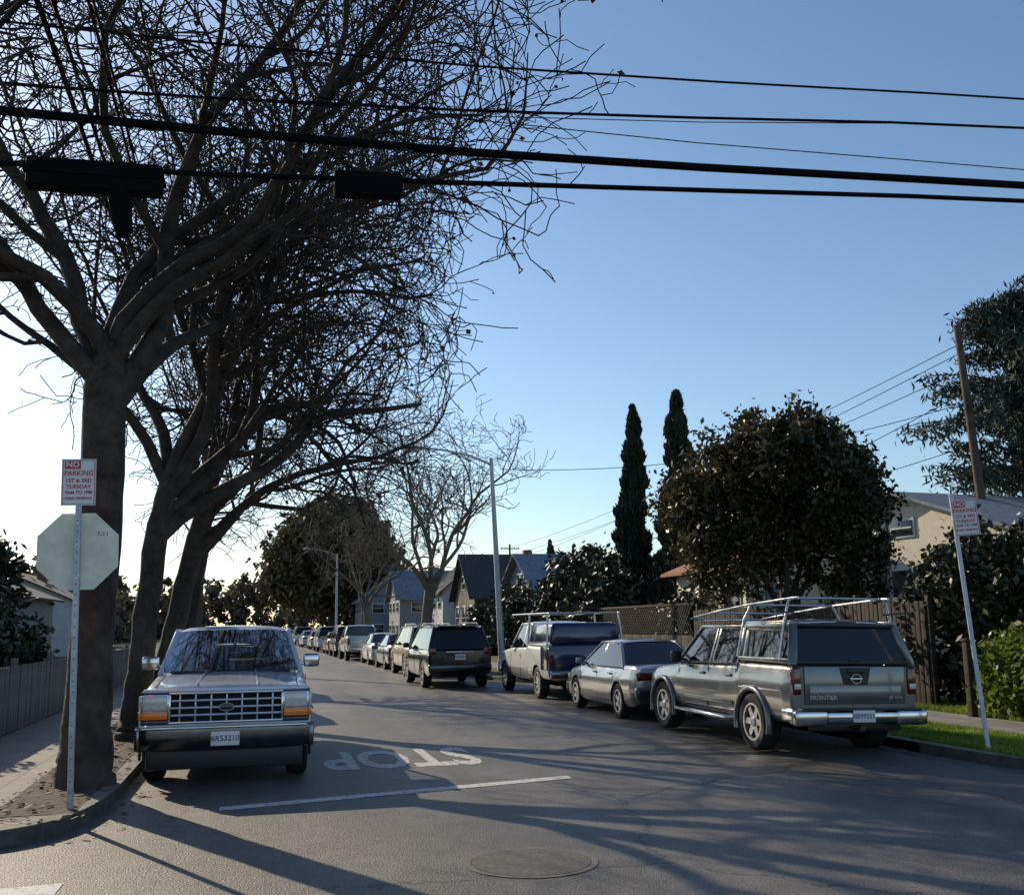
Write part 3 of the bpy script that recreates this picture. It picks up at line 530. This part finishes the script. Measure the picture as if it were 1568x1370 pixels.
def body(e,keys,axles,R,paint,low=None,lowz=0,box_=.96,name='body',arch=1.17):
    keys=sorted(keys); ky=[k[0] for k in keys]; ys=sorted(set([round(y,3) for y in ky]+list(np.round(np.arange(ky[0],ky[-1],.12),3))))
    V=[];F=[];ring=None
    for y in ys:
        w,zb,zt,cr=[float(np.interp(y,ky,[k[j] for k in keys])) for j in (1,2,3,4)]
        H=zt-zb
        h=[(0,zb),(w*.80,zb),(w*.93,zb+.05*H),(w*.985,zb+.16*H),(w*1.0,zb+.36*H),(w*1.0,zb+.60*H),(w*.985,zb+.72*H),(w*box_,zb+.90*H),(w*(box_-.02),zb+.955*H),(w*(box_-.055),zt),(w*(box_-.13),zt+cr*.25),(w*.5,zt+cr*.8),(0,zt+cr)]
        full=[(x,z) for x,z in h]+[(-x,z) for x,z in h[-2:0:-1]]; ring=len(full)
        V+=[(x,y,z) for x,z in full]
    n=len(ys)
    for j in range(n-1):
        for i in range(ring): F.append((j*ring+i,(j+1)*ring+i,(j+1)*ring+(i+1)%ring,j*ring+(i+1)%ring))
    F.append(tuple(range(ring))); F.append(tuple(reversed(range((n-1)*ring,n*ring))))
    o=mk(name,V,F,[paint,WELL,low or paint],e,smooth=False)
    bm=bmesh.new(); bm.from_mesh(o.data); bmesh.ops.recalc_face_normals(bm,faces=bm.faces); bm.to_mesh(o.data); bm.free()
    wmax=max(k[1] for k in keys)
    bm=bmesh.new()
    for y in axles:
        for s in (1,-1):
            mt=Matrix.Translation((s*(wmax-.02),y,R*.98))@Matrix.Rotation(rad(90),4,'Y'); bmesh.ops.create_cone(bm,cap_ends=True,segments=44,radius1=R*arch,radius2=R*arch,depth=.56,matrix=mt)
    me=bpy.data.meshes.new('cut'); bm.to_mesh(me); bm.free(); c=obj('cut',me,e)
    md=o.modifiers.new('b','BOOLEAN'); md.object=c; md.operation='DIFFERENCE'; md.solver='EXACT'
    dg=bpy.context.evaluated_depsgraph_get(); nm=bpy.data.meshes.new_from_object(o.evaluated_get(dg)); o.modifiers.clear(); o.data=nm; bpy.data.objects.remove(c)
    for p in nm.polygons:
        c=p.center; p.material_index=0
        if low and c.z<lowz: p.material_index=2
        for y in axles:
            dd=math.hypot(c.y-y,c.z-R*.98)
            if dd<R*arch*1.003 and abs(c.x)>wmax-.35 and (abs(p.normal.x)<.2 or dd<R*arch*.5 or abs(c.x)<wmax-.25): p.material_index=1
    nm.shade_smooth(); nm.set_sharp_from_angle(angle=rad(32))
    return o
def flare(e,y,R,x,mat,r=.035,arch=1.17):
    for s in (1,-1):
        P=[(s*x,y+R*arch*math.cos(t),R*.98+R*arch*math.sin(t)) for t in np.linspace(-.25,math.pi+.25,22)]; tube(e,'wheel_arch_trim',P,r,mat,8)
def grid_pane(e,name,A,B,C,Dd,mat,bulge=0,nrmv=(0,1,0),n=8):
    A,B,C,Dd=map(Vector,(A,B,C,Dd)); V=[];F=[]; nv=Vector(nrmv)
    for j in range(3):
        v=j/2
        for i in range(n+1):
            u=i/n; p=(A.lerp(B,u)).lerp(Dd.lerp(C,u),v)+nv*bulge*(1-(2*u-1)**2); V.append(p)
    for j in range(2):
        for i in range(n): F.append((j*(n+1)+i,j*(n+1)+i+1,(j+1)*(n+1)+i+1,(j+1)*(n+1)+i))
    return mk(name,V,F,mat,e,smooth=True)
def beam(e,name,a,b,w,d,mat):
    a=Vector(a);b=Vector(b); v=b-a; q=v.to_track_quat('Z','Y'); o=box(e,name,(a+b)/2,(w,d,v.length+.02),mat,min(w,d)*.3); o.rotation_mode='QUATERNION'; o.rotation_quaternion=q; return o
def cab(e,zb,zr,wb,wr,yfb,yft,yrt,yrb,pill,paint,gl,t=.06,rearpaint=False,pre='cab',rw=.05,bulge=.07,cp=None):
    grid_pane(e,pre+'_windshield',(-wb,yfb,zb),(wb,yfb,zb),(wr,yft,zr-.03),(-wr,yft,zr-.03),gl,bulge,(0,1,.3))
    grid_pane(e,pre+'_rear_glass',(wb,yrb,zb),(-wb,yrb,zb),(-wr,yrt,zr-.03),(wr,yrt,zr-.03),paint if rearpaint else gl,bulge*.5,(0,-1,.2))
    for s in (1,-1):
        grid_pane(e,pre+'_side_glass',(s*wb,yfb,zb),(s*wb,yrb,zb),(s*wr,yrt,zr-.03),(s*wr,yft,zr-.03),gl,.015,(s,0,.2))
        beam(e,pre+'_pillar_a',(s*wb,yfb,zb-.02),(s*wr,yft,zr-.03),t,t*.8,paint); beam(e,pre+'_pillar_c',(s*wb,yrb,zb-.02),(s*wr,yrt,zr-.03),t*1.2,t,cp or paint)
        beam(e,pre+'_roof_rail',(s*(wr+.005),yft+.02,zr-.02),(s*(wr+.005),yrt-.02,zr-.02),t*.8,t,paint)
        for py in pill:
            beam(e,pre+'_pillar_b',(s*(wb+.005),py,zb-.02),(s*(wr+.008),py-.02*(1 if py>0 else -1),zr-.03),t*.95,t*.4,paint)
    V=[];F=[];n=10;m=10
    for j in range(n+1):
        v=j/n; y=yft+(yrt-yft)*v
        for i in range(m+1):
            u=2*i/m-1; V.append((wr*1.02*u,y+(.04*(1-u*u) if j==0 else 0),zr+rw*(1-abs(u)**3.0)*(.55+.45*math.sin(math.pi*v))-.0+ (-.03 if abs(u)>.99 or j in(0,n) else 0)))
    for j in range(n):
        for i in range(m): a_=j*(m+1)+i; F.append((a_,a_+m+1,a_+m+2,a_+1))
    mk(pre+'_roof',V,F,paint,e,smooth=True,ang=60)
def mirrors(e,x,y,z,mat,s=(.19,.1,.15)):
    for sg in (1,-1):
        box(e,'mirror_%s'%('r' if sg>0 else 'l'),(sg*(x+s[0]/2+.03),y,z),s,mat,.03,seg=3); beam(e,'mirror_arm',(sg*(x-.08),y,z-.05),(sg*(x+.08),y,z-.04),.05,.04,mat)
def platef(e,y,z,sgn,txt='6R53210'):
    box(e,'licence_plate',(0,y,z),(.31,.012,.155),PLATE,.004); text(e,'plate_text',txt,.085,(0,y+sgn*.0075,z),(rad(90),0,0 if sgn<0 else math.pi),PLTXT,bold=.001)
LIL=carpaint('silver_blue_paint',(.60,.63,.72),.25,.3); NAVY=carpaint('navy_paint',(.012,.014,.03),.3,.3); GSIL=M('grille_silver',(.42,.47,.58),.3,.6)
def left_truck():
    e=empty('parked_pickup_truck',(-.36,15.0,0),math.pi)
    ax=(1.80,-1.6); R=.39
    keys=[(-2.66,.93,.55,1.22,0),(-2.62,.96,.5,1.25,0),(-.5,.975,.42,1.25,.0),(-.45,.975,.40,1.22,.0),(.9,.975,.40,1.18,.01),(1.0,.97,.42,1.17,.03),(2.3,.955,.45,1.09,.05),(2.52,.95,.47,1.07,.04),(2.58,.945,.5,1.04,.03)]
    body(e,keys,ax,R,LIL,NAVY,.76,box_=.965)
    wheels(e,ax,R,.24,.94,'hub')
    cab(e,1.19,1.73,.88,.72,.98,.52,-.36,-.46,[-.42],LIL,CLEAR,.06,bulge=.09)
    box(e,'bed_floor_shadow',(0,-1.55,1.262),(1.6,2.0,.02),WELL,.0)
    for s in (1,-1): box(e,'bed_rail',(s*.89,-1.55,1.275),(.10,2.1,.05),LIL,.02)
    box(e,'bench_seat',(0,.0,1.2),(1.4,.5,.25),SEAT,.06); box(e,'seat_back',(0,-.22,1.27),(1.4,.14,.28),SEAT,.05)
    for s in (.4,-.4): box(e,'headrest',(s,-.22,1.48),(.28,.11,.18),SEAT,.05,seg=3); 
    for s in (.4,-.4): beam(e,'headrest_post',(s,-.22,1.36),(s,-.22,1.46),.05,.03,SEAT)
    beam(e,'rear_window_bar',(-.5,-.36,1.5),(.5,-.36,1.5),.02,.02,BLKP); beam(e,'rear_window_divider',(0,-.40,1.2),(0,-.36,1.68),.04,.02,BLKP)
    P=[(.40+.19*math.cos(t),.55-.06*math.sin(t),1.30+.16*math.sin(t)) for t in np.linspace(0,2*math.pi,20)]; tube(e,'steering_wheel',P,.016,BLKP,6)
    box(e,'dashboard',(0,.82,1.2),(1.5,.25,.12),BLKP,.04); box(e,'rear_view_mirror',(0,.60,1.60),(.24,.03,.06),BLKP,.012)
    box(e,'inner_roof',(0,.08,1.69),(1.35,.8,.02),SEAT,.0)
    box(e,'cowl',(0,1.04,1.203),(1.5,.12,.02),BLKP,.005,rot=(rad(-4),0,0))
    for s in (-.55,.1): beam(e,'wiper',(s,1.02,1.225),(s+.5,.93,1.30),.012,.012,BLKP)
    for s in (1,-1): beam(e,'hood_seam',(s*.80,1.05,1.190),(s*.79,2.5,1.098),.008,.006,WELL)
    beam(e,'hood_crease',(.30,1.1,1.212),(.34,2.5,1.118),.02,.01,LIL); beam(e,'hood_crease',(-.30,1.1,1.212),(-.34,2.5,1.118),.02,.01,LIL)
    F_=2.585
    box(e,'header_panel',(0,F_-.005,1.055),(1.82,.05,.045),LIL,.018)
    box(e,'front_panel',(0,F_-.02,.87),(1.86,.04,.36),BLKP,.01)
    box(e,'grille_back',(0,F_+.0,.865),(1.20,.03,.32),WELL,.005)
    for z in (1.025,.705): box(e,'grille_frame',(0,F_+.035,z),(1.26,.05,.028),CHROME,.01)
    for s in (1,-1): box(e,'grille_side',(s*.62,F_+.035,.865),(.028,.05,.30),CHROME,.01)
    for z in (.945,.865,.785): box(e,'grille_bar',(0,F_+.03,z),(1.21,.03,.024),GSIL,.006)
    for k in range(-3,4): box(e,'grille_rib',(k*.17,F_+.022,.865),(.018,.03,.30),GSIL,.003)
    P=[(.085*math.cos(t),F_+.05,.865+.04*math.sin(t)) for t in np.linspace(0,2*math.pi,24)]; tube(e,'oval_badge_rim',P,.006,CHROME,6); box(e,'oval_badge',(0,F_+.045,.865),(.14,.01,.06),NAVY,.02)
    for s in (1,-1):
        box(e,'headlamp_bezel',(s*.775,F_+.01,.89),(.285,.06,.26),CHROME,.012)
        box(e,'headlamp',(s*.775,F_+.035,.925),(.26,.04,.165),LENS,.02,seg=3)
        box(e,'turn_signal',(s*.775,F_+.035,.785),(.27,.045,.085),AMBER,.012)
        box(e,'corner_lamp',(s*.93,F_-.03,.93),(.05,.10,.15),LENS,.015); box(e,'corner_signal',(s*.93,F_-.03,.785),(.05,.10,.085),AMBER,.01)
        box(e,'lower_filler',(s*.775,F_+.015,.71),(.29,.05,.05),NAVY,.01)
    V=[];Fb=[]; prof=[(-.0,.665),(.10,.665),(.13,.64),(.135,.56),(.13,.50),(.09,.42),(.0,.39)]
    xs=np.linspace(-.985,.985,25)
    for x in xs:
        c=(abs(x)/.985)**4*.10
        for (py,z) in prof: V.append((x,F_+.02+py-c-(.02 if abs(x)>.98 else 0),z))
    m=len(prof)
    for i in range(24):
        for j in range(m-1): Fb.append((i*m+j,(i+1)*m+j,(i+1)*m+j+1,i*m+j+1))
    mk('front_bumper',V,Fb,DCHR,e,smooth=True)
    box(e,'bumper_pad',(0,F_+.150,.655),(1.80,.05,.03),CHROME,.01)
    for s in (1,-1): box(e,'bumper_end',(s*.95,F_-.08,.53),(.07,.30,.25),DCHR,.03)
    box(e,'air_dam',(0,F_-.02,.31),(1.72,.06,.24),BLKP,.02)
    box(e,'chassis',(0,0,.45),(1.0,4.8,.18),WELL,.02)
    platef(e,F_+.165,.53,1,'6R53210')
    mirrors(e,.89,.78,1.31,CHROME,(.21,.08,.17))
    for s in (1,-1):
        beam(e,'door_seam',(s*.972,.72,.55),(s*.955,.72,1.12),.006,.008,WELL); beam(e,'door_seam',(s*.974,-.40,.55),(s*.955,-.40,1.15),.006,.008,WELL); box(e,'door_handle',(s*.965,-.2,1.02),(.03,.14,.04),CHROME,.01)
        beam(e,'side_trim',(s*.985,-2.4,.80),(s*.985,2.3,.80),.012,.03,CHROME)
    tube(e,'antenna',[(.82,1.1,1.17),(.82,1.05,1.8)],.004,BLKP,5)
    flare(e,ax[0],R,.955,NAVY,r=.018); flare(e,ax[1],R,.965,NAVY,r=.018)
    return e
left_truck()
GREY=carpaint('gunmetal_paint',(.17,.168,.162),.5,.26)
def right_truck():
    e=empty('parked_pickup_truck',(7.42,14.55,0),0,0,rad(1.4)); e.scale=(1,1,.945)
    ax=(1.75,-1.45); R=.40
    keys=[(-2.52,.87,.48,1.20,0),(-2.48,.90,.45,1.23,0),(-2.3,.915,.43,1.24,0),(-1.0,.92,.42,1.24,0),(-.95,.92,.40,1.20,0),(.9,.92,.40,1.15,.01),(1.2,.915,.42,1.13,.03),(2.2,.89,.45,1.03,.05),(2.45,.85,.5,.97,.03),(2.53,.80,.55,.92,.02)]
    body(e,keys,ax,R,GREY,box_=.955,arch=1.2)
    wheels(e,ax,R,.26,.93,'six')
    for a in ax: flare(e,a,R,.915,GREY,r=.045,arch=1.2)
    cab(e,1.17,1.76,.845,.67,1.22,.62,-.88,-.96,[-.0,-.1],GREY,GLASS,.065)
    cab(e,1.25,1.80,.855,.73,-1.0,-1.05,-2.32,-2.50,[-1.15],GREY,GLASS,.10,pre='camper_shell',bulge=.02,rw=.06)
    for s in (1,-1):
        beam(e,'shell_rail',(s*.865,-1.0,1.28),(s*.865,-2.48,1.28),.05,.07,GREY)
        beam(e,'shell_upper',(s*.752,-1.05,1.74),(s*.752,-2.32,1.74),.06,.12,GREY)
        beam(e,'shell_window_bar',(s*.80,-1.75,1.27),(s*.742,-1.73,1.77),.02,.05,GREY)
    beam(e,'shell_hatch_top',(-.70,-2.35,1.765),(.70,-2.35,1.765),.05,.05,BLKP); beam(e,'shell_hatch_bottom',(-.84,-2.51,1.265),(.84,-2.51,1.265),.04,.05,BLKP)
    box(e,'hatch_handle',(0,-2.535,1.30),(.16,.03,.035),BLKP,.01); box(e,'brake_lamp',(0,-2.38,1.82),(.3,.03,.03),REDL,.008)
    box(e,'tailgate',(0,-2.525,.965),(1.44,.035,.50),GREY,.02); box(e,'tailgate_inset',(0,-2.545,.86),(1.30,.012,.20),GREY,.006)
    V=[(-.22,-2.552,1.20),(.22,-2.552,1.20),(.17,-2.552,.97),(-.17,-2.552,.97)]; mk('tailgate_handle_panel',V,[(3,2,1,0)],BLKP,e); box(e,'tailgate_handle',(0,-2.56,1.15),(.24,.02,.06),BLKP,.012)
    P=[(.072*math.cos(t),-2.565,1.05+.06*math.sin(t)) for t in np.linspace(0,2*math.pi,24)]; tube(e,'round_badge',P,.011,CHROME,6); box(e,'badge_bar',(0,-2.568,1.05),(.18,.012,.024),CHROME,.004)
    text(e,'badge_text','FRONTIER',.075,(-.47,-2.556,.80),(rad(90),0,0),CHROME,1.1,1,.003,bold=.002); text(e,'badge_text','SE 4X4',.06,(.56,-2.556,.80),(rad(90),0,0),CHROME,1.1,1,.003)
    for s in (1,-1):
        box(e,'tail_lamp',(s*.825,-2.50,1.02),(.12,.10,.36),REDL,.025,seg=3); box(e,'tail_lamp_clear',(s*.825,-2.553,.95),(.09,.008,.07),LENS,.004)
    box(e,'rear_bumper',(0,-2.60,.555),(1.0,.20,.14),CHROME,.03); 
    for s in (1,-1):
        box(e,'bumper_wing',(s*.71,-2.59,.55),(.46,.22,.21),CHROME,.05,seg=3); box(e,'bumper_corner',(s*.90,-2.47,.57),(.10,.34,.18),CHROME,.04,seg=3)
    box(e,'bumper_step',(0,-2.60,.655),(1.70,.20,.025),BLKP,.008); box(e,'valance',(0,-2.48,.44),(1.3,.08,.16),BLKP,.02)
    platef(e,-2.71,.57,-1,'8B99251'); box(e,'tow_hitch',(0,-2.55,.40),(.08,.25,.08),BLKP,.01)
    box(e,'chassis',(0,0,.46),(.9,4.6,.16),WELL,.02); tube(e,'muffler',[(.45,-2.2,.42),(.45,-1.7,.42)],.09,BLKP,10); tube(e,'tailpipe',[(.5,-2.5,.40),(.5,-2.2,.42)],.03,CHROME,8)
    box(e,'spare_wheel',(0,-2.05,.45),(.75,.6,.2),BLACK,.06); 
    for s in (1,-1):
        tube(e,'side_step',[(s*.80,-.85,.42),(s*.97,-.75,.40),(s*.97,1.05,.40),(s*.80,1.15,.42)],.038,CHROME,10)
        for y in (1.12,.0,-.92): beam(e,'door_seam',(s*.918,y,.50),(s*.885,y,1.12),.008,.010,WELL)
        beam(e,'bed_gap',(s*.92,-.98,.46),(s*.88,-.98,1.2),.008,.018,WELL)
        for y in (.2,-.72): box(e,'door_handle',(s*.905,y,1.02),(.035,.16,.045),GREY,.012)
        beam(e,'belt_trim',(s*.878,1.1,1.17),(s*.872,-.9,1.19),.015,.03,BLKP)
        beam(e,'lower_trim',(s*.925,-.85,.62),(s*.925,1.1,.62),.014,.06,GREY)
        tube(e,'shell_rack_leg',[(s*.88,-2.2,1.27),(s*.80,-2.2,1.75),(s*.72,-2.2,2.10),(s*.62,-2.2,2.14)],.018,ALLOY,8)
        tube(e,'rack_leg_front',[(s*.88,-.98,1.3),(s*.76,-.98,1.85),(s*.66,-.98,2.05)],.017,ALLOY,8)
        tube(e,'rack_rail',[(s*.66,-2.35,2.14),(s*.66,-2.2,2.14),(s*.66,-.9,2.07),(s*.66,0,2.0),(s*.64,1.05,1.90),(s*.55,1.15,1.86)],.019,ALLOY,8)
        tube(e,'rack_rail_low',[(s*.62,-.9,1.84),(s*.62,.7,1.84)],.014,BLKP,8)
        tube(e,'side_hook',[(s*.6,-2.3,1.92),(s*.95,-2.35,1.95),(s*1.0,-2.35,1.82)],.012,BLKP,6)
    for y,z in ((-2.2,2.14),(-.98,2.07),(.3,1.97),(1.12,1.88)): tube(e,'rack_cross',[(-.66,y,z),(.66,y,z)],.016,ALLOY,8)
    mirrors(e,.88,.98,1.25,BLKP,(.17,.10,.19))
    return e
right_truck()
def vehicle(kind,x,y,paint,head=0,name='parked_car',style='five',low=None,extra=None,s=1.,rear=None):
    e=empty(name,(x,y,0),rad(head)); e.scale=(s,s,s)
    if kind=='sedan':
        R=.315; ax=(1.33,-1.30); w=.86
        keys=[(-2.24,.70,.42,.82,0),(-2.19,.79,.30,.93,0),(-2.0,.84,.22,.97,.015),(-1.5,.86,.18,.96,.02),(-.8,.87,.18,.93,0),(.8,.87,.18,.91,0),(1.1,.86,.18,.90,.02),(1.9,.83,.20,.79,.03),(2.12,.78,.24,.73,.02),(2.2,.70,.34,.66,.01)]
        body(e,keys,ax,R,paint,low,.45,box_=.93); wheels(e,ax,R,.21,.86,style)
        cab(e,.915,1.38,.775,.56,1.02,.30,-.80,-1.52,[-.12],paint,GLASS,.055)
        box(e,'rear_bumper',(0,-2.2,.50),(1.66,.14,.20),low or paint,.05,seg=3); box(e,'bumper_strip',(0,-2.275,.53),(1.5,.012,.04),BLKP,.004)
        for sg in (1,-1): box(e,'tail_lamp',(sg*.62,-2.20,.79),(.36,.09,.15),REDL,.02)
        if rear: box(e,'boot_shade_panel',(0,-2.245,.78),(.84,.02,.22),rear,.008)  # shade of the rear face painted as a dark sheet over the boot
        platef(e,-2.262,.74,-1,'4KJX218'); mirrors(e,.82,.80,.99,paint,(.14,.1,.11))
        box(e,'front_bumper',(0,2.14,.42),(1.6,.14,.2),low or paint,.05)
        for sg in (1,-1): box(e,'headlamp',(sg*.6,2.15,.62),(.3,.1,.13),LENS,.02); beam(e,'belt_trim',(sg*.815,1.0,.912),(sg*.80,-1.45,.925),.02,.015,BLKP)
    elif kind=='suv':
        R=.37; ax=(1.42,-1.40); w=.94
        keys=[(-2.34,.84,.45,1.02,0),(-2.28,.90,.36,1.08,0),(-2.0,.93,.30,1.10,0),(1.0,.94,.28,1.06,0),(1.3,.93,.30,1.05,.03),(2.0,.90,.34,.97,.03),(2.28,.84,.42,.90,.02),(2.36,.78,.5,.84,0)]
        body(e,keys,ax,R,paint,low,.5,box_=.95); wheels(e,ax,R,.24,.93,style)
        cab(e,1.07,1.70,.87,.68,1.18,.50,-2.00,-2.30,[-.05,-1.15],paint,GLASS,.06)
        box(e,'rear_bumper',(0,-2.32,.56),(1.80,.16,.24),low or paint,.06,seg=3)
        for sg in (1,-1): box(e,'tail_lamp',(sg*.78,-2.30,1.02),(.22,.10,.20),REDL,.03); tube(e,'roof_rail',[(sg*.6,-1.9,1.74),(sg*.6,-1.8,1.79),(sg*.6,.3,1.79),(sg*.6,.4,1.74)],.018,ALLOY,6)
        platef(e,-2.375,.86,-1,'7HDG410'); box(e,'hatch_chrome',(0,-2.345,1.0),(.8,.02,.03),CHROME,.006); mirrors(e,.90,.95,1.15,BLKP,(.18,.12,.15))
        box(e,'front_bumper',(0,2.28,.5),(1.7,.14,.24),low or paint,.06)
        for sg in (1,-1): box(e,'headlamp',(sg*.66,2.27,.8),(.3,.1,.15),LENS,.02)
        box(e,'roof_spoiler',(0,-2.05,1.71),(1.2,.2,.04),paint,.015)
    else:
        R=.37; ax=(1.75,-1.60); w=.93
        keys=[(-2.66,.88,.5,1.20,0),(-2.60,.92,.45,1.23,0),(-.7,.93,.40,1.23,0),(-.62,.93,.38,1.18,0),(.9,.93,.38,1.14,.01),(1.1,.92,.40,1.13,.03),(2.2,.90,.45,1.03,.05),(2.5,.86,.5,.98,.02)]
        body(e,keys,ax,R,paint,low,.62,box_=.965); wheels(e,ax,R,.23,.91,style)
        cab(e,1.16,1.76,.85,.68,1.10,.55,-.55,-.62,[-.1],paint,GLASS,.065)
        box(e,'bed_shade_sheet',(0,-1.62,1.236),(1.5,1.85,.015),WELL,0)  # near-black sheet on the closed bed top, standing for its shaded inside
        for sg in (1,-1):
            box(e,'bed_rail',(sg*.85,-1.65,1.25),(.10,1.95,.05),paint,.02); box(e,'tail_lamp',(sg*.84,-2.66,.98),(.14,.06,.34),REDL,.015)
        box(e,'tailgate',(0,-2.67,.90),(1.54 if not rear else 1.80,.03,.68),rear or low or paint,.015); box(e,'rear_bumper',(0,-2.74,.60),(1.78,.18,.17),CHROME if not rear else DCHR,.04); platef(e,-2.84,.6,-1,'5T88213')
        mirrors(e,.88,.85,1.28,BLKP,(.18,.1,.2)); box(e,'front_bumper',(0,2.5,.55),(1.8,.14,.2),CHROME,.05)
        if extra=='rack':
            box(e,'bed_cover',(0,-1.67,1.50),(1.72,2.0,.52),rear,.10,seg=3,taper=(.93,.97))
            for sg in (1,-1):
                box(e,'bed_side_panel',(sg*.925,-2.35,.95),(.03,.55,.52),rear,.01)
                tube(e,'rack_post_rear',[(sg*.92,-2.6,1.20),(sg*.86,-2.5,1.98)],.026,ALLOY,8); tube(e,'rack_post_front',[(sg*.90,-.8,1.24),(sg*.84,-.78,1.98)],.026,ALLOY,8)
                tube(e,'rack_rail',[(sg*.85,-2.6,1.98),(sg*.84,1.0,1.98),(sg*.78,1.2,1.92)],.02,ALLOY,8)
            for yy in (-2.5,-.78,.9): tube(e,'rack_cross',[(-.84,yy,1.98),(.84,yy,1.98)],.018,ALLOY,8)
    for sg in (1,-1):
        for yy in ((.95,-.12,-1.05) if kind!='pickup' else (.95,-.1)):
            zt=.84 if kind=='sedan' else 1.02; beam(e,'door_seam',(sg*(w+.006),yy,.36),(sg*(w-.008),yy,zt),.006,.007,WELL)
        for yy in ((.05,-.85) if kind!='pickup' else (.05,)): box(e,'door_handle',(sg*(w-.012),yy,(.80 if kind=='sedan' else .97)),(.03,.15,.035),paint,.01)
    box(e,'underbody',(0,0,R*.95),(w*1.1,3.8,.12),WELL,.02)
    return e
SILV=carpaint('silver_paint',(.46,.46,.45),.5,.3); WHT=carpaint('white_car_paint',(.68,.68,.66),0.,.3); BLK=carpaint('black_car_paint',(.010,.010,.012),.1,.2); DSIL=carpaint('dark_silver_paint',(.28,.275,.265),.5,.26)
TAN=carpaint('champagne_paint',(.55,.46,.30),.3,.3); RED=carpaint('maroon_paint',(.16,.015,.015),.2,.3); BLU=carpaint('blue_paint',(.008,.011,.06),.2,.25); DGR=carpaint('dark_grey_paint',(.06,.062,.066),.4,.3)
vehicle('sedan',7.32,19.75,DSIL,0,'parked_sedan',low=DGR,rear=DGR)
vehicle('pickup',7.3,25.55,WHT,0,'parked_pickup_truck','steel',low=SILV,extra='rack',rear=BLU)
vehicle('suv',5.38,30.9,BLK,1,'parked_suv')
vehicle('suv',5.75,37.5,TAN,1,'parked_suv')
vehicle('sedan',5.7,43.5,DGR,1,'parked_sedan'); vehicle('sedan',5.6,49,WHT,1,'parked_sedan')
vehicle('pickup',5.1,55.5,SILV,1,'parked_pickup_truck','steel'); vehicle('suv',5.0,62.5,DGR,1,'parked_suv'); vehicle('sedan',4.9,69,RED,1,'parked_sedan')
vehicle('suv',4.7,76,WHT,1,'parked_suv'); vehicle('sedan',4.5,84,SILV,1,'parked_sedan'); vehicle('sedan',4.2,93,WHT,2,'parked_sedan'); vehicle('suv',3.9,103,SILV,2,'parked_suv'); vehicle('sedan',3.4,114,WHT,2,'parked_sedan')
vehicle('sedan',-.6,22,WHT,180,'parked_sedan'); vehicle('suv',-.7,28.5,DGR,180,'parked_suv')
# ------------------------------------------------------------------ light / world / camera
SE,SA=25.,-28.
w=bpy.data.worlds.new('World'); S.world=w; w.use_nodes=True; nt=w.node_tree; bg=nt.nodes['Background']
sky=nt.nodes.new('ShaderNodeTexSky'); sky.sky_type='NISHITA'; sky.sun_disc=False; sky.sun_elevation=rad(SE); sky.sun_rotation=rad(SA); sky.dust_density=.5; sky.air_density=1.05; sky.ozone_density=2.2
tn=nt.nodes.new('ShaderNodeMix'); tn.data_type='RGBA'; tn.blend_type='MULTIPLY'; tn.inputs[0].default_value=1.0; tn.inputs[7].default_value=(.93,1.0,1.06,1)
nt.links.new(sky.outputs[0],tn.inputs[6]); nt.links.new(tn.outputs[2],bg.inputs[0]); bg.inputs[1].default_value=.135
sl=bpy.data.lights.new('sun','SUN'); sl.energy=5.0; sl.angle=rad(.5); sl.color=(1,.84,.62); so=bpy.data.objects.new('sun',sl); S.collection.objects.link(so)
sd=Vector((math.sin(rad(SA))*math.cos(rad(SE)),math.cos(rad(SA))*math.cos(rad(SE)),math.sin(rad(SE)))); so.rotation_euler=sd.to_track_quat('Z','Y').to_euler(); so.location=(0,0,30)
psi,th,ro=rad(13.76),rad(9.81),rad(.8)
f=Vector((math.sin(psi)*math.cos(th),math.cos(psi)*math.cos(th),math.sin(th))); r=Vector((math.cos(psi),-math.sin(psi),0)); u=r.cross(f)
r2=r*math.cos(ro)-u*math.sin(ro); u2=r*math.sin(ro)+u*math.cos(ro)
cam=bpy.data.cameras.new('camera'); cam.sensor_width=36; cam.lens=36*1560/1568; cam.clip_end=3000; cam.clip_start=.05
co=bpy.data.objects.new('camera',cam); S.collection.objects.link(co); mw=Matrix((r2,u2,-f)).transposed().to_4x4(); mw.translation=Vector((0,0,1.75)); co.matrix_world=mw
S.camera=co
print('polys',sum(len(o.data.polygons) for o in S.objects if o.type=='MESH'))
